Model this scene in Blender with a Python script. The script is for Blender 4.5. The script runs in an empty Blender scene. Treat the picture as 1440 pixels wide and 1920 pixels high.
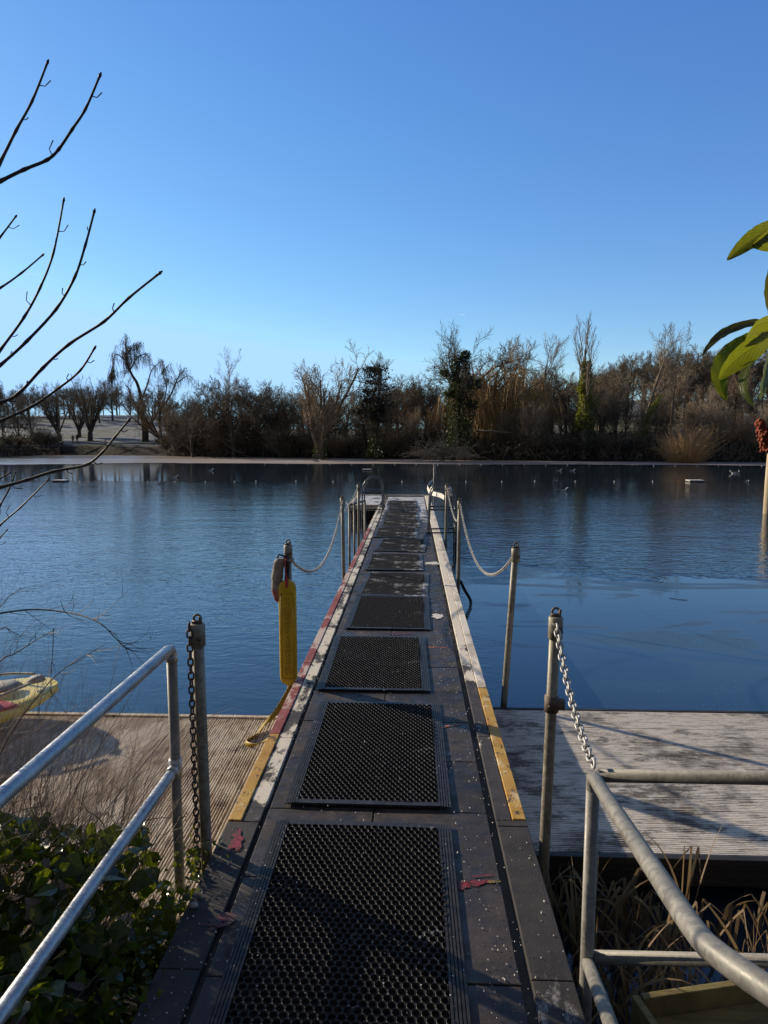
import bpy, math, random
from mathutils import Vector, Matrix, noise as mnoise
R = random.Random(7)
SC = bpy.context.scene
COL = SC.collection
PI = math.pi
# ------------------------------------------------------------------ camera maths
F = 1280.0; H = 1.8
TH = math.atan(142 / F); YW = math.atan(52 / F * math.cos(TH))
WZ = -0.45                                    # water level
def ray(px, py):
    u = (px - 720) / F; v = (py - 960) / F
    c, s = math.cos(TH), math.sin(TH)
    f = c - v * s; d = s + v * c
    cy, sy = math.cos(YW), math.sin(YW)
    return (u * cy - f * sy, f * cy + u * sy, -d)
def at(px, py, Y):                            # point of the place seen at a pixel, Y metres out
    x, y, d = ray(px, py); t = Y / y
    return Vector((x * t, Y, H + d * t))
def gp(px, py, z=0.0):                        # point on a level
    x, y, d = ray(px, py); t = (z - H) / d
    return Vector((x * t, y * t, z))
# ------------------------------------------------------------------ mesh builder
class MB:
    def __init__(s): s.v = []; s.f = []; s.m = []; s.uv = None
    def face(s, idx, m=0): s.f.append(tuple(idx)); s.m.append(m)
    def poly(s, pts, m=0):
        n = len(s.v); s.v += [tuple(p) for p in pts]; s.face(range(n, n + len(pts)), m)
    def box(s, x0, x1, y0, y1, z0, z1, m=0, M=None):
        n = len(s.v)
        P = [Vector((x, y, z)) for z in (z0, z1) for y in (y0, y1) for x in (x0, x1)]
        if M is not None: P = [M @ p for p in P]
        s.v += [tuple(p) for p in P]
        for a in ((0,2,3,1),(4,5,7,6),(0,1,5,4),(2,6,7,3),(0,4,6,2),(1,3,7,5)): s.face([n + i for i in a], m)
    def tube(s, pts, rad, k=8, m=0, caps=True, closed=False):
        pts = [Vector(p) for p in pts]; n = len(pts)
        if not hasattr(rad, '__len__'): rad = [rad] * n
        d0 = (pts[1] - pts[0]).normalized()
        up = Vector((0,0,1)) if abs(d0.z) < .9 else Vector((1,0,0))
        u = d0.cross(up).normalized(); base = len(s.v)
        for i in range(n):
            if closed: d = pts[(i+1) % n] - pts[i-1]
            else: d = pts[min(i+1, n-1)] - pts[max(i-1, 0)]
            d.normalize(); u = u - d * u.dot(d)
            if u.length < 1e-5: u = d.orthogonal()
            u.normalize(); w = d.cross(u)
            for j in range(k):
                a = 2 * PI * j / k; p = pts[i] + (u * math.cos(a) + w * math.sin(a)) * rad[i]
                s.v.append((p.x, p.y, p.z))
        for i in range(n if closed else n - 1):
            a = base + i * k; b = base + ((i + 1) % n) * k
            for j in range(k): s.face((a + j, a + (j+1) % k, b + (j+1) % k, b + j), m)
        if caps and not closed:
            s.face([base + j for j in range(k)][::-1], m); s.face([base + (n-1) * k + j for j in range(k)], m)
    def grid(s, rows, m=0, close=False):
        b = len(s.v); w = len(rows[0])
        for r in rows: s.v += [tuple(p) for p in r]
        for i in range(len(rows) - 1):
            for j in range(w if close else w - 1):
                s.face((b + i*w + j, b + i*w + (j+1) % w, b + (i+1)*w + (j+1) % w, b + (i+1)*w + j), m)
    def build(s, name, mats, parent=None, smooth=False, bevel=0):
        me = bpy.data.meshes.new(name)
        me.from_pydata(s.v, [], s.f)
        if not isinstance(mats, (list, tuple)): mats = [mats]
        for x in mats: me.materials.append(x)
        if len(mats) > 1: me.polygons.foreach_set('material_index', s.m)
        if smooth: me.polygons.foreach_set('use_smooth', [True] * len(s.f))
        me.update()
        o = bpy.data.objects.new(name, me); COL.objects.link(o)
        if parent: o.parent = parent
        if bevel:
            b = o.modifiers.new('bevel', 'BEVEL'); b.width = bevel; b.segments = 2; b.limit_method = 'ANGLE'
        return o
def rounded(me):   # smooth shading with sharp corners kept
    pass
def tag(o, label=None, cat=None, group=None, kind=None):
    if label: o['label'] = label
    if cat: o['category'] = cat
    if group: o['group'] = group
    if kind: o['kind'] = kind
    return o
def thing(name, label, cat, loc=(0,0,0), group=None):
    o = bpy.data.objects.new(name, None); COL.objects.link(o); o.location = loc
    o.empty_display_size = .2
    return tag(o, label, cat, group)
def copy_tree(o, parent=None):
    c = o.copy(); COL.objects.link(c); c.parent = parent
    for ch in KIDS.get(o.name, []) or [k for k in bpy.data.objects if k.parent == o]: copy_tree(ch, c)
    return c
KIDS = {}
def reg(o):
    KIDS[o.name] = [k for k in bpy.data.objects if k.parent == o]
    for k in KIDS[o.name]: reg(k)
# ------------------------------------------------------------------ materials
class NT:
    def __init__(s, name):
        s.mat = bpy.data.materials.new(name); s.mat.use_nodes = True
        s.n = s.mat.node_tree.nodes; s.l = s.mat.node_tree.links
        s.b = s.n['Principled BSDF']; s.out = s.n['Material Output']
        s.tc = s.n.new('ShaderNodeTexCoord')
    def N(s, t, **k):
        x = s.n.new('ShaderNode' + t)
        for a, b in k.items(): setattr(x, a, b)
        return x
    def L(s, a, b): s.l.new(a, b)
    def coord(s, scale=(1,1,1), kind='Object'):
        m = s.N('Mapping'); m.inputs['Scale'].default_value = scale
        s.L(s.tc.outputs[kind], m.inputs['Vector']); return m.outputs[0]
    def noise(s, sc, det=4, vec=None, rough=.6, dist=0):
        x = s.N('TexNoise'); x.inputs['Scale'].default_value = sc; x.inputs['Detail'].default_value = det
        x.inputs['Roughness'].default_value = rough; x.inputs['Distortion'].default_value = dist
        s.L(vec if vec is not None else s.coord(), x.inputs['Vector']); return x.outputs['Fac']
    def voro(s, sc, vec=None, feat='F1', out='Distance'):
        x = s.N('TexVoronoi', feature=feat); x.inputs['Scale'].default_value = sc
        s.L(vec if vec is not None else s.coord(), x.inputs['Vector']); return x.outputs[out]
    def ramp(s, fac, stops, interp='LINEAR'):
        x = s.N('ValToRGB'); x.color_ramp.interpolation = interp; e = x.color_ramp.elements
        while len(e) < len(stops): e.new(.5)
        for i, (p, c) in enumerate(stops):
            e[i].position = p
            c = (c, c, c) if not hasattr(c, '__len__') else c
            e[i].color = (c[0], c[1], c[2], 1)
        s.L(fac, x.inputs['Fac']); return x.outputs['Color']
    def mix(s, fac, a, b, mode='MIX'):
        x = s.N('Mix', data_type='RGBA', blend_type=mode)
        for v, i in ((fac, 0), (a, 6), (b, 7)):
            if hasattr(v, 'is_output') or isinstance(v, bpy.types.NodeSocket): s.L(v, x.inputs[i])
            elif i == 0: x.inputs[0].default_value = v
            else: x.inputs[i].default_value = (v[0], v[1], v[2], 1)
        return x.outputs[2]
    def math(s, op, a, b=0, c=None):
        x = s.N('Math', operation=op)
        for i, v in enumerate((a, b, c)):
            if v is None: continue
            if isinstance(v, bpy.types.NodeSocket): s.L(v, x.inputs[i])
            else: x.inputs[i].default_value = v
        return x.outputs[0]
    def mr(s, v, a, b, c=0, d=1):
        x = s.N('MapRange'); s.L(v, x.inputs[0])
        for i, k in enumerate((a, b, c, d)): x.inputs[1 + i].default_value = k
        return x.outputs[0]
    def xyz(s, kind='Object'):
        x = s.N('SeparateXYZ'); s.L(s.tc.outputs[kind], x.inputs[0]); return x.outputs
    def bump(s, h, strength=.4, dist=.01, prev=None):
        x = s.N('Bump'); x.inputs['Strength'].default_value = strength; x.inputs['Distance'].default_value = dist
        s.L(h, x.inputs['Height'])
        if prev is not None: s.L(prev, x.inputs['Normal'])
        s.L(x.outputs[0], s.b.inputs['Normal']); return x.outputs[0]
    def set(s, **k):
        for a, v in k.items():
            i = s.b.inputs[{'color':'Base Color','rough':'Roughness','metal':'Metallic','spec':'Specular IOR Level','ior':'IOR'}[a]]
            if isinstance(v, bpy.types.NodeSocket): s.L(v, i)
            elif hasattr(v, '__len__'): i.default_value = (v[0], v[1], v[2], 1)
            else: i.default_value = v
        return s
def simple(name, c1, c2, sc=8, rough=.7, metal=0, bs=.3, bd=.004, spec=.5, stretch=(1,1,1), det=5):
    t = NT(name); v = t.coord(stretch)
    n = t.noise(sc, det, v)
    t.set(color=t.ramp(n, [(.3, c1), (.7, c2)]), rough=rough, metal=metal, spec=spec)
    if bs: t.bump(t.noise(sc * 6, 4, v), bs, bd)
    return t.mat
def leafmat(name, c1, c2, trans, rough=.4, tw=.4, veins=False):
    t = NT(name)
    g = t.N('NewGeometry')
    c = t.ramp(g.outputs['Random Per Island'], [(0, c1), (1, c2)])
    t.set(color=c, rough=rough)
    tr = t.N('BsdfTranslucent'); tr.inputs[0].default_value = (*trans, 1)
    mx = t.N('MixShader'); mx.inputs[0].default_value = tw
    t.L(t.b.outputs[0], mx.inputs[1]); t.L(tr.outputs[0], mx.inputs[2]); t.L(mx.outputs[0], t.out.inputs[0])
    return t.mat
M = {}
def frost_speck(t, color, scale=55, size=.13, dens=.55, patch=None, white=(.75,.76,.78)):
    """loose frost grains and, where patch says so, a rime crust"""
    v = t.N('TexVoronoi'); v.inputs['Scale'].default_value = scale; v.inputs['Randomness'].default_value = 1
    t.L(t.coord(), v.inputs['Vector'])
    sep = t.N('SeparateColor'); t.L(v.outputs['Color'], sep.inputs[0])
    big = t.noise(2.2, 3, t.coord())
    thr = t.math('MULTIPLY', t.math('GREATER_THAN', t.math('ADD', sep.outputs[0], t.mr(big, .3, .75, -.45, .25)), dens), size)
    thr = t.math('MULTIPLY', thr, t.mr(sep.outputs[1], 0, 1, .4, 1.3))
    grain = t.math('LESS_THAN', v.outputs['Distance'], thr)
    c = t.mix(grain, color, white)
    if patch is not None: c = t.mix(patch, c, white)
    return c
# slabs painted near-black
t = NT('painted_slab'); g = t.N('NewGeometry')
base = t.ramp(g.outputs['Random Per Island'], [(0, (.027,.022,.020)), (1, (.052,.041,.035))])
base = t.mix(t.mr(t.noise(5, 8, None, .7), .45, .70), base, (.10,.075,.06)); base = t.mix(t.mr(t.noise(1.7, 8, None, .75), .52, .60), base, (.018,.016,.016))
base = t.mix(t.mr(t.noise(23, 6, None, .8), .60, .70), base, (.15,.125,.11))
X = t.xyz()
far = t.mr(X[1], 8.5, 17, 0, .34)
pt = t.mr(t.math('ADD', t.noise(3.5, 7, t.coord((1, .8, 1)), .72), far), .75, .83)
t.set(color=frost_speck(t, base, 46, .17, .93, pt, (.62,.60,.58)), rough=t.mr(t.noise(6, 6, None, .7), .35, .65, .38, .8), spec=.5)
b = t.bump(t.noise(160, 3), .35, .003); t.bump(t.noise(14, 4), .5, .006, b)
M['slab'] = t.mat
def kerb(name, base1, base2, frostc, thr, fade=None, wear=None):
    t = NT(name); n = t.noise(7, 6)
    c = t.ramp(n, [(.35, base1), (.65, base2)])
    if wear: c = t.mix(t.mr(t.noise(11, 8, t.coord((1, .7, 1)), .78), wear, wear + .05), c, (.055, .04, .03)); c = t.mix(t.mr(t.noise(70, 4), .62, .68), c, (.10, .07, .045))
    f = t.noise(4.5, 8, t.coord((1, .5, 1)), .75)
    if fade: X = t.xyz(); f = t.math('ADD', f, t.mr(X[1], fade[0], fade[1], fade[2], fade[3]))
    p = t.mr(f, thr, thr + .05)
    c = frost_speck(t, c, 60, .2, .8, p, frostc)
    t.set(color=c, rough=.75); t.bump(t.noise(120, 4), .5, .003)
    return t.mat
M['kerb_l'] = kerb('kerb_left', (.035,.032,.034), (.07,.06,.06), (.78,.70,.57), .48, (2.4, 3.3, -.5, .02))
M['kerb_r'] = kerb('kerb_right', (.035,.032,.034), (.07,.06,.06), (.84,.75,.61), .50, (4.2, 6.6, -.08, .2))
M['kerb_near'] = kerb('kerb_near', (.026,.023,.023), (.055,.047,.042), (.26,.25,.25), .555, (2.0, 2.7, .03, -.3), .66)
M['red_paint'] = kerb('red_paint', (.24,.04,.045), (.36,.09,.085), (.62,.48,.42), .50, None, .58)
M['yellow_paint'] = kerb('yellow_paint', (.46,.23,.035), (.66,.40,.10), (.74,.58,.33), .55, None, .55)
M['cream_paint'] = kerb('cream_paint', (.50,.43,.36), (.68,.60,.51), (.86,.78,.67), .5, None, .60)
def splash(name, c1, c2):
    t = NT(name); t.set(color=t.mix(t.mr(t.noise(45, 5), .45, .55), c1, c2), rough=.6); t.L(t.math('GREATER_THAN', t.noise(38, 6, None, .75), .44), t.b.inputs['Alpha']); t.bump(t.noise(150, 3), .6, .002); return t.mat
M['red_splash'] = splash('red_splash', (.3,.02,.035), (.14,.03,.035)); M['pink_splash'] = splash('pink_splash', (.35,.1,.06), (.5,.22,.1))
M['dull_splash'] = splash('dull_splash', (.13,.03,.035), (.05,.035,.037)); M['mustard'] = splash('mustard_splash', (.4,.3,.05), (.2,.15,.03))
M['side'] = simple('weathered_concrete', (.05,.045,.04), (.13,.12,.10), 5, .85, bs=.6, bd=.01)
M['dark_timber'] = simple('wet_dark_timber', (.012,.010,.008), (.05,.04,.03), 6, .6, bs=.5, stretch=(1,1,8))
# rubber
t = NT('black_rubber')
t.set(color=frost_speck(t, t.ramp(t.noise(30, 3), [(.3, (.020,.018,.016)), (.7, (.055,.048,.043))]), 75, .2, .8,
      t.math('MULTIPLY', t.mr(t.noise(5, 6, None, .7), .64, .7), .7), (.6,.6,.6)), rough=.45, spec=.38)
t.bump(t.noise(200, 2), .3, .001); M['rubber'] = t.mat
t = NT('frosted_rubber')
t.set(color=frost_speck(t, t.ramp(t.noise(30, 3), [(.3, (.026,.024,.023)), (.7, (.062,.058,.055))]), 60, .3, .78,
      t.mr(t.noise(4, 7, None, .75), .54, .61), (.62,.60,.57)), rough=.5)
t.bump(t.noise(200, 2), .3, .001); M['rubber_far'] = t.mat
# decking
def deck(name, along, frost, c1, c2, fr=(.62,.6,.57)):
    t = NT(name); st = (12, .8, 1) if along == 'Y' else (.8, 12, 1)
    wood = t.ramp(t.noise(2.5, 6, t.coord(st)), [(.3, c1), (.7, c2)])
    f = t.math('ADD', t.noise(1.6, 7, t.coord((1.3,1,1)), .7), t.math('MULTIPLY', t.noise(5, 4, t.coord(st)), .35))
    dk = t.noise(3.2, 8, t.coord((1.5, 1, 1) if along == 'Y' else (.8, 2.2, 1)), .78)
    c = t.mix(t.mr(f, frost, frost + .13), wood, fr); c = t.mix(t.mr(dk, .53, .60, 0, .75), c, tuple(k * .38 for k in c1))
    c = t.mix(t.mr(t.noise(70, 3, t.coord((1, .12, 1) if along == 'Y' else (.12, 1, 1))), .5, .62, 0, .45), c, tuple(k * .5 for k in c1))
    t.set(color=c, rough=.8)
    t.bump(t.noise(60, 5, t.coord(st)), .5, .003); return t.mat
M['deck_l'] = deck('ribbed_deck_left', 'Y', .60, (.40,.30,.21), (.66,.53,.39), (.80,.70,.57))
M['deck_r'] = deck('ribbed_deck_right', 'X', .53, (.26,.225,.19), (.46,.41,.36), (.88,.82,.75))
# metals
def galv(name, c1, c2, metal=.75, rough=.42, sc=30, rust=0):
    t = NT(name); v = t.voro(sc, None, 'F1', 'Color'); s = t.N('SeparateColor'); t.L(v, s.inputs[0])
    n = t.math('ADD', t.math('MULTIPLY', s.outputs[0], .3), t.noise(12, 5))
    c = t.ramp(n, [(.4, c1), (.9, c2)])
    if rust: c = t.mix(t.mr(t.noise(9, 6), .62 - rust, .7), c, (.10,.065,.04))
    t.set(color=c, metal=metal, rough=t.mr(n, .4, .9, rough - .08, rough + .14)); t.bump(t.noise(90, 4), .15, .002); return t.mat
M['galv'] = galv('galvanised_steel', (.30,.31,.32), (.56,.57,.58), .7, .38, 140)
M['galv_old'] = galv('weathered_galvanised_steel', (.17,.16,.14), (.30,.285,.25), .15, .5, 90, .0)
M['galv_post'] = galv('post_galvanised_steel', (.17,.145,.105), (.38,.34,.26), .15, .5, 60, .05)
M['fitting'] = galv('rusty_fitting', (.10,.075,.055), (.22,.17,.13), .3, .6, 30, .1)
M['chain'] = galv('frosted_chain', (.36,.35,.33), (.62,.6,.57), .35, .5)
M['chain_dark'] = galv('rusty_chain', (.07,.06,.05), (.16,.13,.11), .4, .6, 30, .1)
M['stainless'] = simple('stainless_tube', (.12,.12,.12), (.2,.2,.2), 10, .28, .9, bs=.05)
M['frost_white'] = simple('rimed_tape', (.68,.63,.56), (.86,.8,.72), 30, .7, bs=.3)
# float, bag, board
t = NT('yellow_plastic'); t.set(color=t.ramp(t.noise(9, 6), [(.3, (.48,.28,.006)), (.7, (.70,.47,.012))]), rough=.38); t.bump(t.noise(60, 3), .1, .002)
t.b.inputs['Subsurface Weight'].default_value = .12; t.b.inputs['Subsurface Radius'].default_value = (.02,.015,.005); M['yellow'] = t.mat
M['yellow_dark'] = simple('darker_yellow', (.30,.18,.008), (.44,.29,.015), 30, .5)  # darker yellow for the raised lettering, panel frame and strap
M['red_web'] = simple('red_webbing', (.30,.03,.03), (.5,.07,.05), 60, .8)
t = NT('bag_canvas'); X = t.xyz('Generated'); k = t.mr(t.math('ADD', X[2], t.math('MULTIPLY', t.noise(8, 4), .12)), .32, .42)
t.set(color=t.mix(k, t.ramp(t.noise(30, 4), [(.4, (.25,.05,.035)), (.6, (.42,.16,.12))]), t.ramp(t.noise(12, 5), [(.3, (.20,.165,.13)), (.7, (.42,.37,.30))])), rough=.9)
t.bump(t.noise(16, 4), .9, .02); M['bag'] = t.mat
M['black_fabric'] = simple('black_fabric', (.012,.012,.012), (.03,.03,.03), 40, .85)
t = NT('board_shell'); X = t.xyz('Object')
n = t.noise(1.4, 2, t.coord()); c = t.ramp(t.noise(8, 5), [(.3, (.74,.58,.14)), (.7, (.86,.72,.26))])
red = t.math('MULTIPLY', t.math('GREATER_THAN', X[2], .06), t.math('LESS_THAN', t.math('PINGPONG', t.math('ADD', X[0], t.math('MULTIPLY', X[1], .9)), .40), .085))
c = t.mix(red, c, (.55,.09,.10)); t.set(color=c, rough=.35); t.bump(t.noise(40, 3), .08, .003); M['board'] = t.mat
M['board_grey'] = simple('board_grey_pad', (.22,.22,.2), (.38,.36,.33), 18, .7)
# nature
M['bark'] = simple('bark', (.05,.04,.03), (.14,.115,.09), 3, .9, bs=.5, bd=.02)
M['bark_pale'] = simple('pale_bark', (.15,.12,.085), (.32,.26,.19), 3, .9, bs=.5, bd=.02)
M['twig'] = simple('twigs', (.125,.105,.072), (.26,.22,.155), 1.5, .85, bs=0)
M['twig_red'] = simple('red_brown_twigs', (.175,.13,.085), (.33,.25,.165), 1.5, .85, bs=0)
M['twig_gold'] = simple('golden_twigs', (.30,.20,.08), (.54,.38,.17), 1.5, .8, bs=0)
M['twig_gold_sunlit'] = simple('sunlit_gold_twigs', (.48,.31,.13), (.80,.56,.29), 1.5, .8, bs=0)  # gold twigs lightened, the sun on the shaded shrub put into the colour
M['twig_pale'] = simple('pale_twigs', (.28,.225,.155), (.50,.41,.29), 1.5, .8, bs=0)
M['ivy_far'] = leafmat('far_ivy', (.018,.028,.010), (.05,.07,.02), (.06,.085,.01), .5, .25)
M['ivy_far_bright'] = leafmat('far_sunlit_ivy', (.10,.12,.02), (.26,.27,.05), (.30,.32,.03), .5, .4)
M['cone'] = leafmat('dark_catkins', (.02,.024,.018), (.045,.045,.032), (.03,.035,.02), .7, .15)
M['under'] = leafmat('undergrowth_leaves', (.016,.014,.009), (.06,.048,.03), (.05,.04,.02), .8, .2)
M['sap'] = simple('sapling_bark', (.030,.022,.018), (.085,.065,.055), 25, .6, bs=.4, bd=.001)
M['stalk'] = simple('dry_stalks', (.20,.15,.12), (.46,.37,.30), 6, .8, bs=0)
M['bramble'] = simple('bramble_cane', (.04,.028,.028), (.12,.085,.08), 12, .7, bs=0)
M['ivy'] = leafmat('ivy_leaf', (.008,.016,.005), (.05,.075,.014), (.32,.38,.02), .22, .32)
M['ivy_stem'] = simple('ivy_stem', (.05,.035,.022), (.13,.10,.07), 20, .9, bs=0)
M['reed'] = leafmat('dead_reed', (.09,.055,.03), (.34,.23,.13), (.38,.26,.12), .6, .3)
M['dead_leaf'] = leafmat('dead_leaf', (.12,.075,.055), (.25,.18,.15), (.2,.12,.08), .8, .2)
M['planter'] = simple('algae_green_timber', (.10,.075,.022), (.30,.23,.085), 5, .85, bs=.5, stretch=(1,6,1))
M['post_wood'] = simple('pale_timber_post', (.42,.33,.19), (.60,.50,.33), 4, .8, bs=.4, stretch=(4,4,.6))
t = NT('sumac_red'); t.set(color=t.ramp(t.noise(60, 4), [(.3, (.16,.03,.014)), (.75, (.50,.13,.055))]), rough=.85); t.bump(t.noise(200, 3), .8, .004); M['sumac'] = t.mat
def loquat(name, c1, c2, vein, trans, tw, rough=.4):
    t = NT(name); a = t.N('Attribute', attribute_name='uvv'); s = t.N('SeparateXYZ'); t.L(a.outputs['Vector'], s.inputs[0])
    w = t.math('ABSOLUTE', s.outputs[1])
    ph = t.math('SUBTRACT', t.math('MULTIPLY', s.outputs[0], 11), t.math('MULTIPLY', w, 3.2))
    rib = t.math('PINGPONG', ph, .5)                       # 0 at each side vein
    vn = t.math('MINIMUM', t.mr(rib, 0, .09), t.mr(w, 0, .07))
    c = t.ramp(t.noise(25, 5), [(.3, c1), (.7, c2)])
    t.set(color=t.mix(vn, vein, c), rough=rough); t.bump(t.math('POWER', rib, .5), .9, .012)
    tr = t.N('BsdfTranslucent'); t.L(t.mix(vn, tuple(k * .38 for k in trans), trans), tr.inputs[0])
    mx = t.N('MixShader'); mx.inputs[0].default_value = tw
    t.L(t.b.outputs[0], mx.inputs[1]); t.L(tr.outputs[0], mx.inputs[2]); t.L(mx.outputs[0], t.out.inputs[0]); return t.mat
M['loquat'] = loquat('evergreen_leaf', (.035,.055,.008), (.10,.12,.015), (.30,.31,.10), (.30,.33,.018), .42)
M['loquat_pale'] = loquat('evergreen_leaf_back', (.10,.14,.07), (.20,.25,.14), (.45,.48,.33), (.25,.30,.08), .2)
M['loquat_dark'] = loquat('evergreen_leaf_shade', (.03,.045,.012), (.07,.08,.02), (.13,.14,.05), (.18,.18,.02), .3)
# ground, ice, water
t = NT('frosted_ground'); X = t.xyz()
grass = t.ramp(t.noise(.5, 8), [(.3, (.05,.055,.028)), (.7, (.10,.095,.055))])
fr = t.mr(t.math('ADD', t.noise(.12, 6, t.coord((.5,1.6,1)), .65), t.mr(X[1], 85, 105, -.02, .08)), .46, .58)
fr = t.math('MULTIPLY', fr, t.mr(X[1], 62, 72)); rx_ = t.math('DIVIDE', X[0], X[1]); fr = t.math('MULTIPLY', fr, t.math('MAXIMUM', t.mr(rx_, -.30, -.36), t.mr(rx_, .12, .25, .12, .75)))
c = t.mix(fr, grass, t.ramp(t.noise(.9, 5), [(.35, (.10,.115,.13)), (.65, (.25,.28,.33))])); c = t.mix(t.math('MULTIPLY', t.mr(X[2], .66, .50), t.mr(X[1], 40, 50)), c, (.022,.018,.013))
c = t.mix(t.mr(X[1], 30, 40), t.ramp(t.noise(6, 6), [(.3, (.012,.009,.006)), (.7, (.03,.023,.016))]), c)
t.set(color=c, rough=.95); t.bump(t.noise(3, 6), .8, .1); M['ground'] = t.mat
t = NT('frozen_ice'); X = t.xyz()
n = t.noise(.35, 7, t.coord((.15,1,1)), .7)
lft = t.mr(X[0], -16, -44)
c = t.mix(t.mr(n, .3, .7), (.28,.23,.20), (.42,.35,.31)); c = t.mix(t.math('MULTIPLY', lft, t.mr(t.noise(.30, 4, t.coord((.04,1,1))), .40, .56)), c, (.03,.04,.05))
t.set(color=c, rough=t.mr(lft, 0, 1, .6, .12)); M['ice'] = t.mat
t = NT('pond_water'); X = t.xyz()
wob = t.math('MULTIPLY', t.math('SUBTRACT', t.noise(.30, 5, None, .62, .8), .5), 6.0)
# far side of the buoy rope: thin still ice; near right corner: fresh thin ice
farm = t.mr(t.math('ADD', X[1], t.math('MULTIPLY', wob, .25)), 33.2, 34.2)
edge = t.math('SUBTRACT', t.math('ADD', t.mr(X[0], 1, 8, 11.6, 10.2), t.math('ADD', t.math('MULTIPLY', t.math('SINE', t.math('MULTIPLY', X[0], 1.15)), .75), t.math('MULTIPLY', wob, 1.1))), X[1])
near = t.math('MULTIPLY', t.mr(edge, -.15, .25), t.mr(X[0], .5, 1.0))
nl = t.mr(t.math('ADD', X[1], t.math('MULTIPLY', wob, .6)), 5.0, 9.5, .28, 1.0)                      # ripples die out close in on the left
nl = t.math('MULTIPLY', nl, t.mr(X[1], 11, 30, 1, .42))
rip = t.math('MULTIPLY', nl, t.math('SUBTRACT', 1, t.math('MULTIPLY', near, .93)))
rip = t.math('MULTIPLY', rip, t.math('SUBTRACT', 1, t.math('MULTIPLY', farm, .80)))
w1 = t.noise(5.2, 3, t.coord((.6,1.2,1)), .55, .5); w2 = t.noise(13, 2, t.coord((.7,1.1,1)), .5, .6); w3 = t.noise(.8, 3, t.coord((.5,1.5,1)), .5)
w1 = t.math('MULTIPLY', w1, t.mr(t.noise(.12, 3, t.coord((.4,1,1))), .35, .65, .55, 1.25))
hgt = t.math('ADD', t.math('ADD', t.math('MULTIPLY', w1, .55), t.math('MULTIPLY', w2, .22)), t.math('MULTIPLY', w3, .6))
hgt = t.math('MULTIPLY', hgt, rip)
sw = t.noise(.5, 6, t.coord((.35,1.3,1)), .55, 3.0)
swirl = t.math('MULTIPLY', t.mr(sw, .47, .54), t.mr(X[1], 5.8, 7.4, .1, 1))
rimc = t.mix(t.math('MULTIPLY', near, t.math('ADD', .03, t.math('MULTIPLY', swirl, .8))), (.018,.034,.055), (.05,.075,.10))
crk = t.math('LESS_THAN', t.voro(.22, t.coord((2.2,.7,1)), 'DISTANCE_TO_EDGE'), .0022)
spk = t.math('MULTIPLY', t.math('LESS_THAN', t.voro(24), .12), t.math('MULTIPLY', near, t.mr(t.noise(.7, 3), .5, .62)))
rimc = t.mix(t.math('MULTIPLY', spk, .5), rimc, (.3,.36,.42))
rimc = t.mix(t.math('MULTIPLY', farm, t.mr(t.noise(.25, 5, t.coord((.12,1,1)), .7), .5, .62)), rimc, (.02,.026,.032))
rr = t.math('ADD', t.math('MULTIPLY', near, t.mr(swirl, 0, 1, .02, .26)), t.math('MULTIPLY', farm, .045))
t.set(color=rimc, rough=t.math('ADD', rr, .025), ior=1.62, spec=.5); t.bump(hgt, 1.0, .026); M['water'] = t.mat
M['buoy'] = simple('buoy_plastic', (.55,.50,.45), (.75,.72,.68), 20, .5, bs=0)
M['pontoon'] = simple('pontoon_top', (.5,.45,.42), (.72,.68,.65), 4, .7, bs=0)
t = NT('gull_feathers'); X = t.xyz('Generated'); t.set(color=t.mix(t.mr(X[2], .45, .52), (.75,.75,.74), (.62,.64,.67)), rough=.8); M['gull'] = t.mat
M['beak'] = simple('beak', (.4,.2,.04), (.5,.3,.06), 5, .5, bs=0)
M['coat'] = simple('dark_coat', (.010,.010,.014), (.02,.02,.026), 5, .9, bs=0)
M['stone'] = simple('pebble', (.2,.18,.16), (.4,.37,.33), 20, .8)
M['contrail_glow'] = simple('vapour', (.8,.8,.8), (.9,.9,.9), 1, 1, bs=0)
M['contrail_glow'].node_tree.nodes['Principled BSDF'].inputs['Emission Color'].default_value = (.62, .82, .95, 1); M['contrail_glow'].node_tree.nodes['Principled BSDF'].inputs['Emission Strength'].default_value = .75; M['contrail_glow'].node_tree.nodes['Principled BSDF'].inputs['Base Color'].default_value = (0, 0, 0, 1)  # sunlit brightness of the vapour put in as emission

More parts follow.
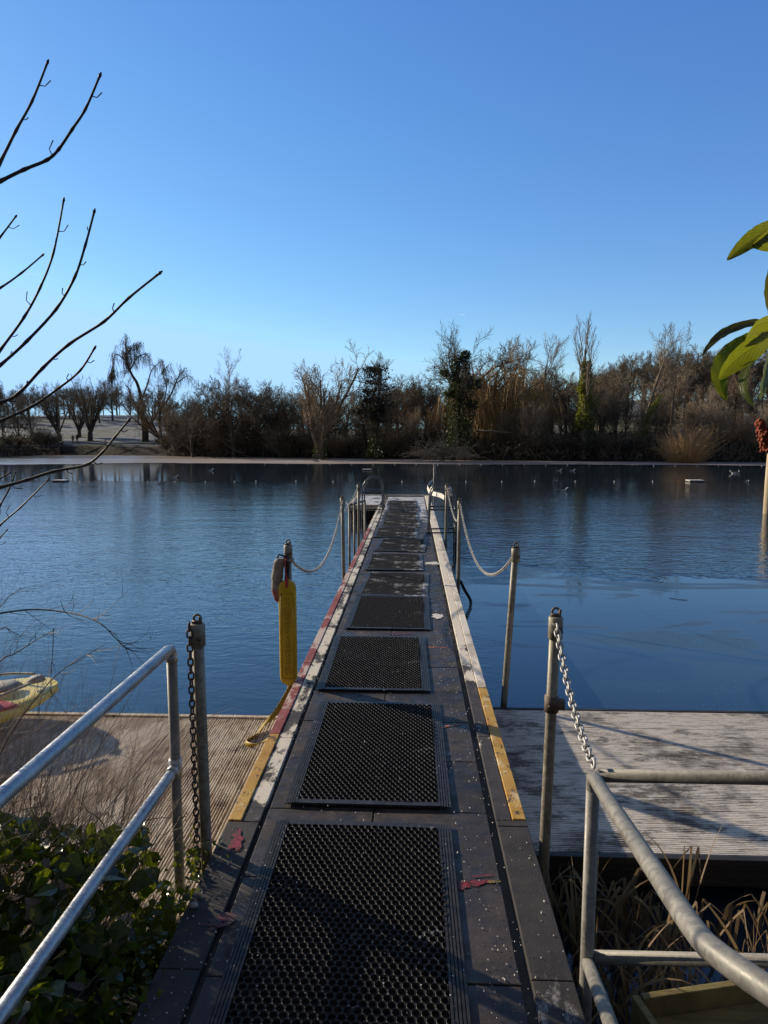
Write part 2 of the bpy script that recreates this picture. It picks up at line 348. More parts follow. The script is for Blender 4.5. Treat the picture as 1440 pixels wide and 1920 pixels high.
# ------------------------------------------------------------------ world, sun, camera
az = math.atan2(-.853, .522); el = math.radians(20)
W = bpy.data.worlds.new('World'); SC.world = W; W.use_nodes = True
wn = W.node_tree.nodes; wl = W.node_tree.links
sky = wn.new('ShaderNodeTexSky'); sky.sky_type = 'NISHITA'; sky.sun_disc = False
sky.sun_elevation = el; sky.sun_rotation = az; sky.altitude = 0; sky.air_density = 1.0; sky.dust_density = .15; sky.ozone_density = 2.6
hs = wn.new('ShaderNodeHueSaturation'); hs.inputs['Saturation'].default_value = 1.22
hs.inputs['Value'].default_value = .095
wl.new(sky.outputs[0], hs.inputs['Color']); sep_ = wn.new('ShaderNodeSeparateColor'); wl.new(hs.outputs[0], sep_.inputs[0]); cmb_ = wn.new('ShaderNodeCombineColor')
for i_, (e_, g_) in enumerate(((.86, 1.22), (.88, 1.43), (.66, 1.42))):      # the camera's own colour response to the clear winter sky
    pw_ = wn.new('ShaderNodeMath'); pw_.operation = 'POWER'; pw_.inputs[1].default_value = e_; wl.new(sep_.outputs[i_], pw_.inputs[0])
    ml_ = wn.new('ShaderNodeMath'); ml_.operation = 'MULTIPLY'; ml_.inputs[1].default_value = g_ * 10; wl.new(pw_.outputs[0], ml_.inputs[0]); 
    if i_ < 2:
        cl_ = wn.new('ShaderNodeMath'); cl_.operation = 'MINIMUM'; cl_.inputs[1].default_value = (4.5, 7.6)[i_]; wl.new(ml_.outputs[0], cl_.inputs[0]); ml_ = cl_
    if i_ == 1: gsock_ = ml_.outputs[0]
    if i_ == 2:
        mm_ = wn.new('ShaderNodeMath'); mm_.operation = 'MULTIPLY'; mm_.inputs[1].default_value = 1.12; wl.new(gsock_, mm_.inputs[0])
        mx_ = wn.new('ShaderNodeMath'); mx_.operation = 'MAXIMUM'; wl.new(ml_.outputs[0], mx_.inputs[0]); wl.new(mm_.outputs[0], mx_.inputs[1]); ml_ = mx_
    wl.new(ml_.outputs[0], cmb_.inputs[i_])
# sky above and behind the view dimmed and greyed to deepen the shadows
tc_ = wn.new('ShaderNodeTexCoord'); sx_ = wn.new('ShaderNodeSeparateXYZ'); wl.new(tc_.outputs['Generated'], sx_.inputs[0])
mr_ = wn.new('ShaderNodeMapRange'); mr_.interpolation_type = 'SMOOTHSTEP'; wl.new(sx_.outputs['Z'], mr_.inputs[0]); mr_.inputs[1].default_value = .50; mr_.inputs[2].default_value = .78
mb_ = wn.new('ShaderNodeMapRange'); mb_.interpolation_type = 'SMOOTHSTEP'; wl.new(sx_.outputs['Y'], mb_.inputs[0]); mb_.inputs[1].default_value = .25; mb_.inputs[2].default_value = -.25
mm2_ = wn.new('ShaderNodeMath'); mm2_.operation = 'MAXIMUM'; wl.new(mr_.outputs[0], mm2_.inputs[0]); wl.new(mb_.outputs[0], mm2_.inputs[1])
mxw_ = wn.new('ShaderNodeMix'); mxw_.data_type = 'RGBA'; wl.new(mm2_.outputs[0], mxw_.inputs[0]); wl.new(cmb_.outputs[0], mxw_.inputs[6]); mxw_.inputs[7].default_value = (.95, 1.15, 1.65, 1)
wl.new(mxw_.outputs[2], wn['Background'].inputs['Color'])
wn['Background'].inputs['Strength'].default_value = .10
sd = bpy.data.lights.new('sun', 'SUN'); sd.energy = 5.0; sd.angle = math.radians(.5); sd.color = (1, .86, .64)
so = bpy.data.objects.new('sun', sd); COL.objects.link(so)
sdir = Vector((math.sin(az) * math.cos(el), math.cos(az) * math.cos(el), math.sin(el)))
so.rotation_euler = sdir.to_track_quat('Z', 'Y').to_euler()
cd = bpy.data.cameras.new('camera'); co = bpy.data.objects.new('camera', cd); COL.objects.link(co)
cd.sensor_fit = 'VERTICAL'; cd.sensor_height = 36; cd.lens = 36 * F / 1920; cd.clip_end = 8000; cd.clip_start = .05
co.location = (0, 0, H); co.rotation_euler = (PI / 2 - TH, 0, YW); SC.camera = co
SC.view_settings.view_transform = 'Standard'; SC.view_settings.look = 'None'
SC.view_settings.exposure = 0; SC.view_settings.gamma = 1
SC.cycles.max_bounces = 8; SC.cycles.transparent_max_bounces = 8

# ------------------------------------------------------------------ terrain, water, ice
shore_px = [(0,852),(200,854),(300,855),(450,858),(720,861),(1000,865),(1440,868)]
SH = [tuple(gp(a, b, WZ)[:2]) for a, b in shore_px]
SH = [(-140, SH[0][1] + 10)] + SH + [(90, SH[-1][1] - 4)]
def shore(x):
    if x <= SH[0][0]: return SH[0][1]
    for (a, b), (c, d) in zip(SH, SH[1:]):
        if x <= c: return b + (d - b) * (x - a) / (c - a)
    return SH[-1][1]
def sm(a, b, x): x = max(0, min(1, (x - a) / (b - a))); return x * x * (3 - 2 * x)
def hgt_at(x, y):
    d = y - shore(x) - .9
    if y > 30:
        side = max(0, abs(x) - 110) * .0
        if d < 0: return max(-2, WZ + d * .35)
        rx = x / max(y, 1)
        k = .055 + .06 * sm(.05, .35, rx) + .065 * sm(-.2, -.42, rx)
        z = WZ + (.55 + .65 * sm(-.22, -.34, rx)) * sm(0, 1.2, d) + max(0, d - 3) * k * sm(0, 14, d)
        cap = 3.3 + 5.6 * sm(0, .34, rx) + 2.6 * sm(-.15, -.4, rx)
        if z > cap: z = cap + (z - cap) * .05
        return z + .25 * mnoise.noise(Vector((x * .08, y * .08, 0))) * sm(2, 10, d)
    # near bank
    e = 2.45 if x < 0 else 2.75
    z = -.22 + .16 * sm(2.4, .6, y)
    if x > .5: z = -.47 + .25 * sm(2.3, .2, y)
    n = .05 * mnoise.noise(Vector((x * 2, y * 2, 3)))
    return (z + n) * sm(e + .25, e - .1, y) + (-2.0) * (1 - sm(e + .25, e - .1, y))
xs = sorted(set([-1500,-900,-600,-400,-300] + list(range(-220, -60, 10)) + [i * 2.5 for i in range(-24, 32)] + list(range(80, 221, 10)) + [300,400,600,900,1500]
     + [i * .25 for i in range(-24, 24)]))
ys = sorted(set([-60,-30,-15,-8,-4] + [i * .3 for i in range(-10, 16)] + [6,10,20,30,40,48] + [50 + i * 1.2 for i in range(0, 62)] + [126,132,140,155,175,200,250,320,450,700,1100,2000]))
mb = MB(); mb.grid([[(x, y, hgt_at(x, y)) for x in xs] for y in ys])
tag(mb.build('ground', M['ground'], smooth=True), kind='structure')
mb = MB(); mb.poly([(-400, 2.0, WZ), (400, 2.0, WZ), (400, 140, WZ), (-400, 140, WZ)])
tag(mb.build('water', M['water']), kind='structure')
# frozen rim along the far bank
mb = MB(); top = []; bot = []
for i in range(0, 161):
    px = -260 + i * 12.5
    yl = 867 + (px / 1440) * 5.5 + 1.1 * mnoise.noise(Vector((px * .006, 0, 0))) + .35 * mnoise.noise(Vector((px * .05, 2, 0)))
    if px < 330: yl = 867.5 + 3.5 * sm(330, 0, px) + .6 * mnoise.noise(Vector((px * .03, 5, 0)))
    a = gp(px, yl, WZ + .012); b = Vector((a.x, shore(a.x) + 1.3, WZ + .012))
    top.append(b); bot.append(a)
mb.grid([bot, [(a + b) / 2 for a, b in zip(bot, top)], top])
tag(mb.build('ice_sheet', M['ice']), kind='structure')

# ------------------------------------------------------------------ jetty
XL, XR = -.853, .545; YN, YF = -1.5, 17.72
jt = thing('jetty', 'long narrow dark painted concrete jetty running out into the pond, with coloured edge strips', 'jetty', (0,0,0))
mb = MB(); mb.box(XL + .01, XR - .01, YN, 20.78, -.20, -.028)
mb.build('slab_base', M['side'], jt)
mb = MB(); rows = [2.08 + .52 * k for k in range(-7, 36)]
for k, y0 in enumerate(rows[:-1]):
    y1 = rows[k + 1]
    if y1 > 20.8: break
    for x0, x1 in ((-.682, -.178), (-.172, .368)):
        j = [R.uniform(-.0025, .0025) for _ in range(4)]
        mb.box(x0, x1, y0 + .003 + j[0], y1 - .003 + j[1], -.027, j[2] * .6)
mb.build('paving', M['slab'], jt, bevel=.003)
def strip(name, x0, x1, y0, y1, z, mat, lab=None, seg=.9, gap=.004):
    mb = MB(); y = y0
    while y < y1 - .01:
        e = min(y + seg, y1); mb.box(x0, x1, y, e - gap, -.027, z + R.uniform(-.001, .001)); y = e
    o = mb.build(name, mat, jt, bevel=.003)
    if lab: o['label'] = lab
    return o
strip('kerb', XL, -.705, YN, 2.99, .008, M['kerb_near'], 'dark near end of the left kerb')
strip('kerb', .405, XR, YN, 3.05, .008, M['kerb_near'], 'dark near end of the right kerb with a grey frosted patch')
strip('kerb', -.787, -.705, 2.994, YF, .006, M['kerb_l'], 'left kerb with white frost crust')
strip('kerb', .405, .478, 3.054, 20.7, .006, M['kerb_r'], 'right kerb, bare then frosted white')
strip('edge_strip', XL, -.791, 2.994, 3.93, .012, M['yellow_paint'], 'yellow strip at near end of left edge', 2)
strip('edge_strip', XL, -.791, 3.934, 13.2, .012, M['red_paint'], 'worn red strip along left edge', 1.3)
strip('edge_strip', XL, -.791, 13.204, YF, .012, M['cream_paint'], 'pale strip at far end of left edge', 1.3)
strip('edge_strip', .482, XR, 3.054, 4.75, .012, M['yellow_paint'], 'mustard yellow strip on right edge', 2)
strip('edge_strip', .482, XR, 4.754, 20.7, .012, M['cream_paint'], 'cream strip along right edge', 1.3)
# far platform, wider on the left
mb = MB(); mb.box(-1.63, XL + .008, 17.72, 20.78, -.14, -.002)
mb.build('platform_deck', M['slab'], jt, bevel=.004)
for a_ in ((-1.66, XL - .002, 17.66, 17.745, -.09, .03), (-1.66, -1.58, 17.75, 20.73, -.09, .026), (-1.66, XR, 20.74, 20.82, -.09, .02)):
    mb = MB(); mb.box(*a_); mb.build('platform_edge', M['cream_paint'], jt, bevel=.004)
for (x, y) in [(-1.55,17.85),(-1.15,17.85),(-.92,17.85),(-1.55,20.6),(.45,20.6),(-.78,14),(.46,14),(-.78,10.5),(.46,10.5),(-.78,7),(.46,7),(-.78,4.9),(.46,4.95)]:
    mb = MB(); mb.tube([(x, y, -2), (x, y, -.2)], .075, 10); mb.build('pile', M['dark_timber'], jt, smooth=True)
for a_ in ((-1.62, -.86, 17.80, 17.86, -.40, -.145), (XL + .02, XL + .07, 3, 17.6, -.40, -.205), (XR - .07, XR - .02, 3, 20.6, -.40, -.205)):
    mb = MB(); mb.box(*a_); mb.build('beam', M['dark_timber'], jt)
for i in range(7): mb = MB(); x = -1.58 + i * .11; mb.box(x, x + .07, 17.75, 17.79, -.95, -.10); mb.build('board', M['dark_timber'], jt)
def blot(name, cx, cy, rx, ry, mat, seed, ang=0, z=.0035, n=26, jag=.6):
    r = random.Random(seed); P = []
    for i in range(n):
        a = 2 * PI * i / n; k = 1 + jag * mnoise.noise(Vector((math.cos(a) * 1.6, math.sin(a) * 1.6, seed))) + r.uniform(-.2, .2)
        x, y = math.cos(a) * rx * k, math.sin(a) * ry * k
        P.append((cx + x * math.cos(ang) - y * math.sin(ang), cy + x * math.sin(ang) + y * math.cos(ang), z))
    mb = MB(); mb.poly(P); return mb.build(name, mat, jt)
def smear(x0, x1, yc0, yc1, w0, w1, mat, seed, z=.004, n=22):
    r = random.Random(seed); up, lo = [], []
    for i in range(n + 1):
        s_ = i / n; x = x0 + (x1 - x0) * s_; y = yc0 + (yc1 - yc0) * s_; w = (w0 + (w1 - w0) * s_ ** .8) * (.35 + .65 * min(1, s_ * 8 + .3)); j = .22 * w0
        up.append((x, y + w * .5 + r.uniform(-j, j) * .5, z)); lo.append((x + r.uniform(-.003, .003), y - w * .5 + r.uniform(-j, j) * .6, z))
    mb = MB(); mb.grid([lo, up]); return mb.build('paint_mark', mat, jt)
smear(.195, .335, 2.575, 2.605, .062, .012, M['red_splash'], 3); smear(.255, .352, 2.635, 2.65, .012, .004, M['red_splash'], 8); smear(.318, .372, 2.60, 2.606, .020, .006, M['mustard'], 5, .0055)
smear(.165, .31, 4.07, 4.13, .04, .01, M['pink_splash'], 18); blot('paint_mark', -.775, 2.83, .028, .085, M['red_splash'], 4, .1, .0125)
blot('paint_mark', -.70, 2.33, .07, .03, M['dull_splash'], 6, .5, .0125); blot('paint_mark', .20, 5.70, .11, .015, M['pink_splash'], 9, 0, .004)
blot('paint_mark', -.10, 6.09, .13, .035, M['dull_splash'], 10, 0, .004)
blot('frost_patch', .265, 6.72, .055, .09, M['frost_white'], 12, 0, .006); blot('frost_patch', .30, 9.6, .11, .10, M['frost_white'], 13, .3, .006, jag=.7)

# rubber ring mats
def make_mat(w=.815, l=1.31, h=.014, pitch=.0305, mat=None):
    mb = MB(); bd = .045; sx = pitch; sy = pitch * .866
    nx = int((w - 2 * bd) / sx); ny = int((l - 2 * bd * .5) / sy)
    x0 = -nx * sx / 2 + sx * .25; y0 = -ny * sy / 2 + sy / 2
    K = 12; rin = pitch * .405
    for j in range(ny):
        for i in range(nx):
            cx = x0 + i * sx + (sx / 2 if j % 2 else 0); cy = y0 + j * sy
            n = len(mb.v)
            for q in range(K):
                a = 2 * PI * q / K + PI / 6; ca, sa = math.cos(a), math.sin(a)
                am = (a - PI / 6 + PI / 6) % (PI / 3) - PI / 6
                rr = pitch / 2 / math.cos(((a) % (PI / 3)) - (PI / 6 if False else 0)) if False else None
                b = (a + PI / 6) % (PI / 3) - PI / 6; ro = pitch / 2 / math.cos(b)
                mb.v.append((cx + ca * ro, cy + sa * ro, h * .80)); mb.v.append((cx + ca * rin * 1.07, cy + sa * rin * 1.07, h)); mb.v.append((cx + ca * rin, cy + sa * rin, 0.001))
            for q in range(K):
                a = n + q * 3; b = n + ((q + 1) % K) * 3
                mb.face((a, b, b + 1, a + 1)); mb.face((a + 1, b + 1, b + 2, a + 2))
    # solid rim, bevelled
    xi, yi = -x0 + sx * .0 , ny * sy / 2
    xa = nx * sx / 2 - sx * .2; ya = yi - sy * .1
    for s in (-1, 1):
        A, B = (xa, w / 2) if s > 0 else (-w / 2, -xa)
        # ribbed side border
        N = 5; d = (B - A) / N
        for q in range(N): mb.box(A + q * d, A + (q + 1) * d - d * .3, -l / 2, l / 2, .001, h * (.95 - .13 * (q if s > 0 else N - 1 - q)))
        A, B = (ya, l / 2) if s > 0 else (-l / 2, -ya)
        mb.box(-xa, xa, A, B, .001, h * .86)
    def warp(v):
        x, y, z = v; e = max(abs(x) / (w / 2), abs(y) / (l / 2)) ** 6
        return (x + .002 * mnoise.noise(Vector((x * 3, y * 3, 9))), y + .003 * mnoise.noise(Vector((x * 4, y * 2, 5))), z + .0045 * (mnoise.noise(Vector((x * 2.6, y * 2.6, 2))) + .5) + .006 * e * max(0, mnoise.noise(Vector((x * 3, y * 3, 7)))))
    mb.v = [warp(v) for v in mb.v]
    return mb
mats_pos = [(-.215, 2.335, 0), (-.205, 3.79, 0), (-.270, 5.31, .01), (-.215, 6.86, -.01), (-.195, 8.19, -.035), (-.238, 9.68, .0), (-.160, 11.20, -.055), (-.285, 12.66, .0), (-.22, 14.05, .01), (-.24, 15.45, 0), (-.2, 16.85, .01), (-.25, 18.3, 0)]
matmesh = None
ordn = ['nearest','second','third','fourth','fifth','sixth','seventh','eighth','ninth','tenth','eleventh','farthest']
for i, (x, y, a) in enumerate(mats_pos):
    if i == 0: o = make_mat().build('rubber_mat', M['rubber']); matmesh = o
    else:
        o = matmesh.copy(); COL.objects.link(o)
        if i == 4: o.data = matmesh.data.copy(); o.data.materials[0] = M['rubber_far']; fm = o.data
        if i > 4: o.data = fm
    o.location = (x, y, .004); o.rotation_euler = (0, 0, a)
    if i in (1, 5): o.rotation_euler = (-.006, 0, a)
    tag(o, '%s black ring-hole rubber mat counted along the jetty from the viewer%s' % (ordn[i], ', set askew' if abs(a) > .03 else ''), 'rubber mat', 'rubber mats laid in a row on the jetty')

# loose frost crumbs
mb = MB()
for _ in range(1500):
    y = 1.7 + 9 * R.random() ** 1.4; x = R.choice([R.uniform(.2, .40), R.uniform(-.68, .4), R.uniform(.24, .54), R.uniform(-.84, -.66)])
    z = .006 if x < .40 and x > -.7 else .012
    if -.63 < x < .20 and R.random() < .55: z = .02
    if -.63 < x < .20 and z < .02: continue
    s = R.uniform(.0012, .0038) * (1.5 if R.random() < .1 else 1); a = R.random() * 3
    P = [Vector((x + s * math.cos(a + k * 2.1), y + s * math.sin(a + k * 2.1) * 1.1, z - .002)) for k in range(3)]; T = Vector((x, y, z + s * .9))
    for k in range(3): mb.poly([P[k], P[(k+1) % 3], T])
tag(mb.build('frost_crumbs', M['frost_white']), 'loose white frost crumbs scattered over the jetty surface', 'frost', kind='stuff')
# stones and dead leaf on left kerb
p = gp(363, 1702, .01)
def pebble(c, r, lab):
    mb = MB(); rows = []
    for i in range(7):
        t_ = PI * i / 6; rows.append([Vector((c[0] + r * math.sin(t_) * math.cos(a) * (1 + .25 * mnoise.noise(Vector((a, t_, r * 99)))), c[1] + .8 * r * math.sin(t_) * math.sin(a), c[2] + r * .6 + .6 * r * math.cos(t_))) for a in [k * PI / 5 for k in range(10)]])
    mb.grid(rows, 0, True); return tag(mb.build('pebble', M['stone'], smooth=True), lab, 'pebble')
pebble((p.x, p.y, .01), .018, 'small pale pebble lying on the left kerb beside the ivy')

# ------------------------------------------------------------------ floating decks
def ribbed(name, x0, x1, y0, y1, ztop, along, mat, parent, pitch=.0165, board=.1305):
    mb = MB()
    w0, w1 = (x0, x1) if along == 'Y' else (y0, y1); L0, L1 = (y0, y1) if along == 'Y' else (x0, x1)
    w = w0; nb = 0
    while w < w1 - .02:
        e = min(w + board - .005, w1); off = R.uniform(-.0015, .0015); jl = R.uniform(-.004, .004)
        prof = [(w, ztop - .03)]; n = max(1, int((e - w) / pitch + .5)); p = (e - w) / n
        for q in range(n):
            a = w + q * p
            prof += [(a + p * .0, ztop - .011 + off), (a + p * .18, ztop + off), (a + p * .54, ztop + off), (a + p * .70, ztop - .011 + off)]
        prof += [(e, ztop - .03)]
        for (u0, z0), (u1, z1) in zip(prof, prof[1:]):
            if along == 'Y': mb.poly([(u0, L0 + jl, z0), (u1, L0 + jl, z1), (u1, L1 + jl, z1), (u0, L1 + jl, z0)])
            else: mb.poly([(L0 + jl, u0, z0), (L1 + jl, u0, z0), (L1 + jl, u1, z1), (L0 + jl, u1, z1)])
        for LL in (L0 + jl, L1 + jl):
            mb.poly([(u, LL, z) if along == 'Y' else (LL, u, z) for u, z in prof])
        w += board
    return mb.build(name, mat, parent)
ld = thing('landing_stage', 'brown ribbed timber deck to the left of the jetty, under the yellow board', 'deck')
ribbed('decking', -6.2, -.875, 2.46, 4.62, -.20, 'Y', M['deck_l'], ld)
mb = MB(); mb.box(-6.2, -.875, 4.635, 4.675, -.34, -.192); mb.build('fascia', M['deck_l'], ld, bevel=.003)
for a_ in ((-6.2, -.88, 2.48, 2.54, -.38, -.235), (-6.2, -.88, 4.54, 4.62, -.38, -.235)): mb = MB(); mb.box(*a_); mb.build('joist', M['dark_timber'], ld)
for x in (-5.9, -4.4, -2.9, -1.3):
    mb = MB(); mb.box(x, x + .1, 2.55, 4.53, -.37, -.235); mb.build('joist', M['dark_timber'], ld)
    mb = MB(); mb.tube([(x + .05, 4.58, -2), (x + .05, 4.58, -.385)], .06, 8); mb.build('pile', M['dark_timber'], ld)
rd = thing('landing_stage', 'frosted pale grey ribbed timber deck to the right of the jetty', 'deck')
ribbed('decking', .585, 6.4, 3.145, 4.87, -.20, 'X', M['deck_r'], rd)
for a_ in ((.585, 6.4, 3.105, 3.14, -.34, -.202), (.585, 6.4, 4.875, 4.91, -.34, -.198)): mb = MB(); mb.box(*a_); mb.build('fascia', M['dark_timber'], rd, bevel=.003)
for x in (.8, 2.2, 3.6, 5.4):
    mb = MB(); mb.box(x, x + .1, 3.15, 4.86, -.37, -.235); mb.build('joist', M['dark_timber'], rd)
    for y in (3.25, 4.75): mb = MB(); mb.tube([(x + .05, y, -2), (x + .05, y, -.375)], .06, 8); mb.build('pile', M['dark_timber'], rd)

# ------------------------------------------------------------------ posts and chains
def post(x, y, ztop, label, r=.024, zb=-1.2, lean=(0,0), tee=None, cap=True, mat='galv_post'):
    o = thing('metal_post', label, 'post', (x, y, 0), 'metal posts carrying the chains along the jetty')
    mb = MB(); lx, ly = lean
    P = [(lx * (z / ztop), ly * (z / ztop), z) for z in (zb, 0, ztop * .5, ztop)]
    mb.tube(P, r, 14); mb.build('pole', M[mat], o, smooth=True)
    if cap:
        mb = MB(); mb.tube([(lx, ly, ztop - .095), (lx, ly, ztop - .092), (lx, ly, ztop + .002), (lx, ly, ztop + .006)], [r + .004, r + .0075, r + .0075, r + .003], 14)
        mb.build('cap', M[mat], o, smooth=True)
        mb = MB()   # eye bolt and shackle
        ring = [(lx + .016 * math.cos(a), ly + .004, ztop + .026 + .017 * math.sin(a)) for a in [k * PI / 5 for k in range(10)]]
        mb.tube(ring, .0055, 6, closed=True); sh = mb.build('shackle', M['fitting'], o, smooth=True)
        for P_, r_ in (([(lx - .021, ly, ztop + .012), (lx + .021, ly, ztop + .012)], .008), ([(lx + .012, ly - .012, ztop + .0), (lx + .016, ly - .014, ztop + .04)], .006)):
            mb = MB(); mb.tube(P_, r_, 8); mb.build('pin', M['fitting'], sh, smooth=True)
        mb = MB(); mb.tube([(lx + .018, ly - .034, ztop - .055), (lx + .018, ly - .018, ztop - .055)], .009, 8); mb.build('bolt', M['fitting'], o, smooth=True)
    if tee is not None:
        mb = MB(); mb.tube([(lx*.6, ly*.6, tee - .036), (lx*.6, ly*.6, tee + .036)], r + .007, 14)
        mb.tube([(0, 0, tee), (.067, -.012, tee)], r + .003, 12); mb.tube([(-.004, -r - .014, tee - .004), (-.004, -r - .004, tee - .004)], .005, 6)
        mb.build('tee_fitting', M['fitting'], o, smooth=True)
    return o
post(-.90, 2.80, 1.0, 'near left square-shouldered post with a rusty chain hanging down it', r=.0255, lean=(-.012, .01))
post(-.905, 4.93, 1.0, 'left post that carries the throw bag and the yellow rescue float')
post(-.90, 8.95, .985, 'left chain post standing alone beside the worn red edge, before the end ladders', lean=(-.012, 0))
post(-.90, 11.55, .975, 'left chain post beside the low pipe frame', lean=(.003, 0))
post(.61, 2.93, 1.015, 'nearest right chain post with a rusty tee fitting halfway up', tee=.628, lean=(.02, 0))
post(.71, 4.96, .985, 'right chain post at the far edge of the frosted deck', lean=(.05, -.02))
post(.602, 8.60, .985, 'right chain post just before the end ladder', lean=(.008, 0))
post(.605, 11.9, .945, 'slim right post directly beside the end ladder rail', lean=(.01, 0))
post(.57, 17.3, 1.10, 'farthest right post with white frosted tape tied to it', cap=False, r=.018)

def link_mesh(mb, c, d, roll, L=.042, W=.024, r=.0042, k=5):
    d = d.normalized(); u = d.cross(Vector((0,0,1)))
    if u.length < .1: u = d.cross(Vector((1,0,0)))
    u.normalize(); w = d.cross(u); s = u * math.cos(roll) + w * math.sin(roll)
    P = []; hl = L / 2 - W / 2
    for i in range(4): a = -PI / 2 + PI * i / 3; P.append(c + d * (hl + W / 2 * math.cos(a)) + s * (W / 2 * math.sin(a)))
    for i in range(4): a = PI / 2 + PI * i / 3; P.append(c + d * (-hl + W / 2 * math.cos(a)) + s * (W / 2 * math.sin(a)))
    mb.tube(P, r, k, closed=True)
def chain(A, B, low, label, mat='chain', L=.042, pos=.5, twist=0, side=Vector((0,0,0))):
    A, B = Vector(A), Vector(B); mb = MB(); path = []
    if low is None: path = [A.lerp(B, i / 60) + side * math.sin(PI * i / 60) for i in range(61)]
    else:     # parabola through both ends with a given lowest height
        a = math.sqrt(max(A.z - low, .001)); b = math.sqrt(max(B.z - low, .001)); t0 = a / (a + b)
        k = (A.z - low) / t0 ** 2
        path = [Vector((A.x + (B.x - A.x) * t_, A.y + (B.y - A.y) * t_, low + k * (t_ - t0) ** 2)) + side * math.sin(PI * t_) for t_ in [i / 120 for i in range(121)]]
    step = L * .76; acc = 0; i = 0; q = 0
    for p, n in zip(path, path[1:]):
        seg = (n - p).length; pos_ = 0
        while acc <= seg - pos_ + 1e-9:
            pos_ += acc; c = p.lerp(n, pos_ / seg)
            link_mesh(mb, c, n - p, (PI / 2 if q % 2 else 0) + twist + R.uniform(-.15, .15), L, L * .54, L * (.105 if A.y < 4 else .08)); q += 1; acc = step
        acc -= seg - pos_
    return tag(mb.build('chain', M[mat], smooth=True), label, 'chain', 'chains between the jetty posts')
chain((-.89, 4.93, .90), (-.905, 8.95, .97), .52, 'sagging chain from the throw bag post to the next left post')
chain((-.905, 8.95, .97), (-.90, 11.55, .96), .66, 'short dipping chain between the two farther left posts', side=Vector((-.12,0,0)))
chain((-.90, 11.55, .96), (-1.25, 13.0, .55), .50, 'short chain from the far left post down behind the pipe frame')
chain((.628, 2.915, 1.0), (.590, 2.10, .748), .7475, 'bright near chain falling from the right post to the corner of the pipe rail', L=.044)
chain((.755, 4.94, .95), (.61, 8.6, .975), .50, 'long sagging frosted chain between right posts over the water')
chain((.61, 8.6, .975), (.615, 11.9, .93), .55, 'frosted chain sagging steeply beyond the second right post', side=Vector((.05,0,0)))
chain((-.935, 2.775, 1.0), (-.925, 2.76, -.13), None, 'rusty chain hanging straight down beside the near left post', 'chain_dark', L=.040)

# ------------------------------------------------------------------ pipe handrails
lr = thing('handrail', 'shiny galvanised two-bar handrail running past the ivy on the left', 'handrail', (-1.02, 2.79, 0))
def lrail(z, r=.0225):
    mb = MB(); n = 14
    P = [(0, 0, z - .045), (0, -.004, z - .02), (0, -.016, z - .006), (0, -.04, z)] if z > .6 else [(0, -.02, z), (0, -.05, z)]
    P += [(0, -.04 - 3.9 * i / n - .01, z) for i in range(1, n + 1)]
    mb.tube(P, r, 18); return mb
mb = lrail(.905); mb.build('top_rail', M['galv'], lr, smooth=True)
mb = lrail(.366); mb.build('lower_rail', M['galv'], lr, smooth=True)
mb = MB(); mb.tube([(0, 0, -1), (0, 0, .861)], .0222, 18); mb.build('upright', M['galv_old'], lr, smooth=True)
mb = MB(); mb.tube([(0, 0, .325), (0, 0, .41)], .028, 18); mb.tube([(0, -.02, .366), (0, -.06, .366)], .0275, 18); mb.tube([(0,0,.845),(0,0,.875)], .0255, 18)
mb.build('collar', M['galv'], lr, smooth=True)
mb = MB(); mb.tube([(0, -2.4, -1), (0, -2.4, .88)], .0222, 18); mb.build('upright', M['galv_old'], lr, smooth=True)
# right rail
C = Vector((.585, 2.10, .718))
rr_ = thing('handrail', 'matt galvanised pipe barrier with bent sloping handrail in the right foreground', 'handrail', C)
def smooth_path(P, n=6):
    P = [Vector(p) for p in P]; out = []
    for i in range(len(P) - 1):
        a = P[max(i-1, 0)]; b = P[i]; c = P[i+1]; d = P[min(i+2, len(P)-1)]
        for k in range(n):
            t_ = k / n; out.append(.5 * ((2*b) + (c - a) * t_ + (2*a - 5*b + 4*c - d) * t_**2 + (3*b - a - 3*c + d) * t_**3))
    out.append(P[-1]); return out
bend = [(.0, .0, 0), (-.005, -.03, .010), (-.02, -.2, .047), (-.06, -.70, .155), (-.082, -.96, .215), (-.078, -1.05, .238), (-.04, -1.16, .262), (.02, -1.26, .275), (.3, -1.7, .32)]
mb = MB(); mb.tube(smooth_path([Vector((0, .004, -.05)), Vector((0, .002, -.02))] + bend[1:], 7), .0212, 22)
mb.build('sloping_rail', M['galv_old'], rr_, smooth=True)
mb = MB(); mb.tube([(0, 0.002, -1.6), (0, .002, -.045)], .0212, 20); mb.build('upright', M['galv_old'], rr_, smooth=True)
mb = MB(); mb.tube([(-.028, -1.205, -1.5), (-.028, -1.205, .24)], .0225, 18); mb.build('upright', M['galv_old'], rr_, smooth=True)
mb = MB(); mb.tube([(.022, .01, 0), (4.2, .05, .0)], .0212, 20); mb.build('top_rail', M['galv_old'], rr_, smooth=True)
mb = MB(); mb.tube([(.02, .005, -.628), (4.2, .05, -.628)], .0212, 20); mb.build('lower_rail', M['galv_old'], rr_, smooth=True)
mb = MB(); mb.tube([(0, -.012, -.635), (-.03, -.5, -.52), (-.075, -1.0, -.40), (-.06, -1.25, -.36)], .0212, 20); mb.build('lower_sloping_rail', M['galv_old'], rr_, smooth=True)

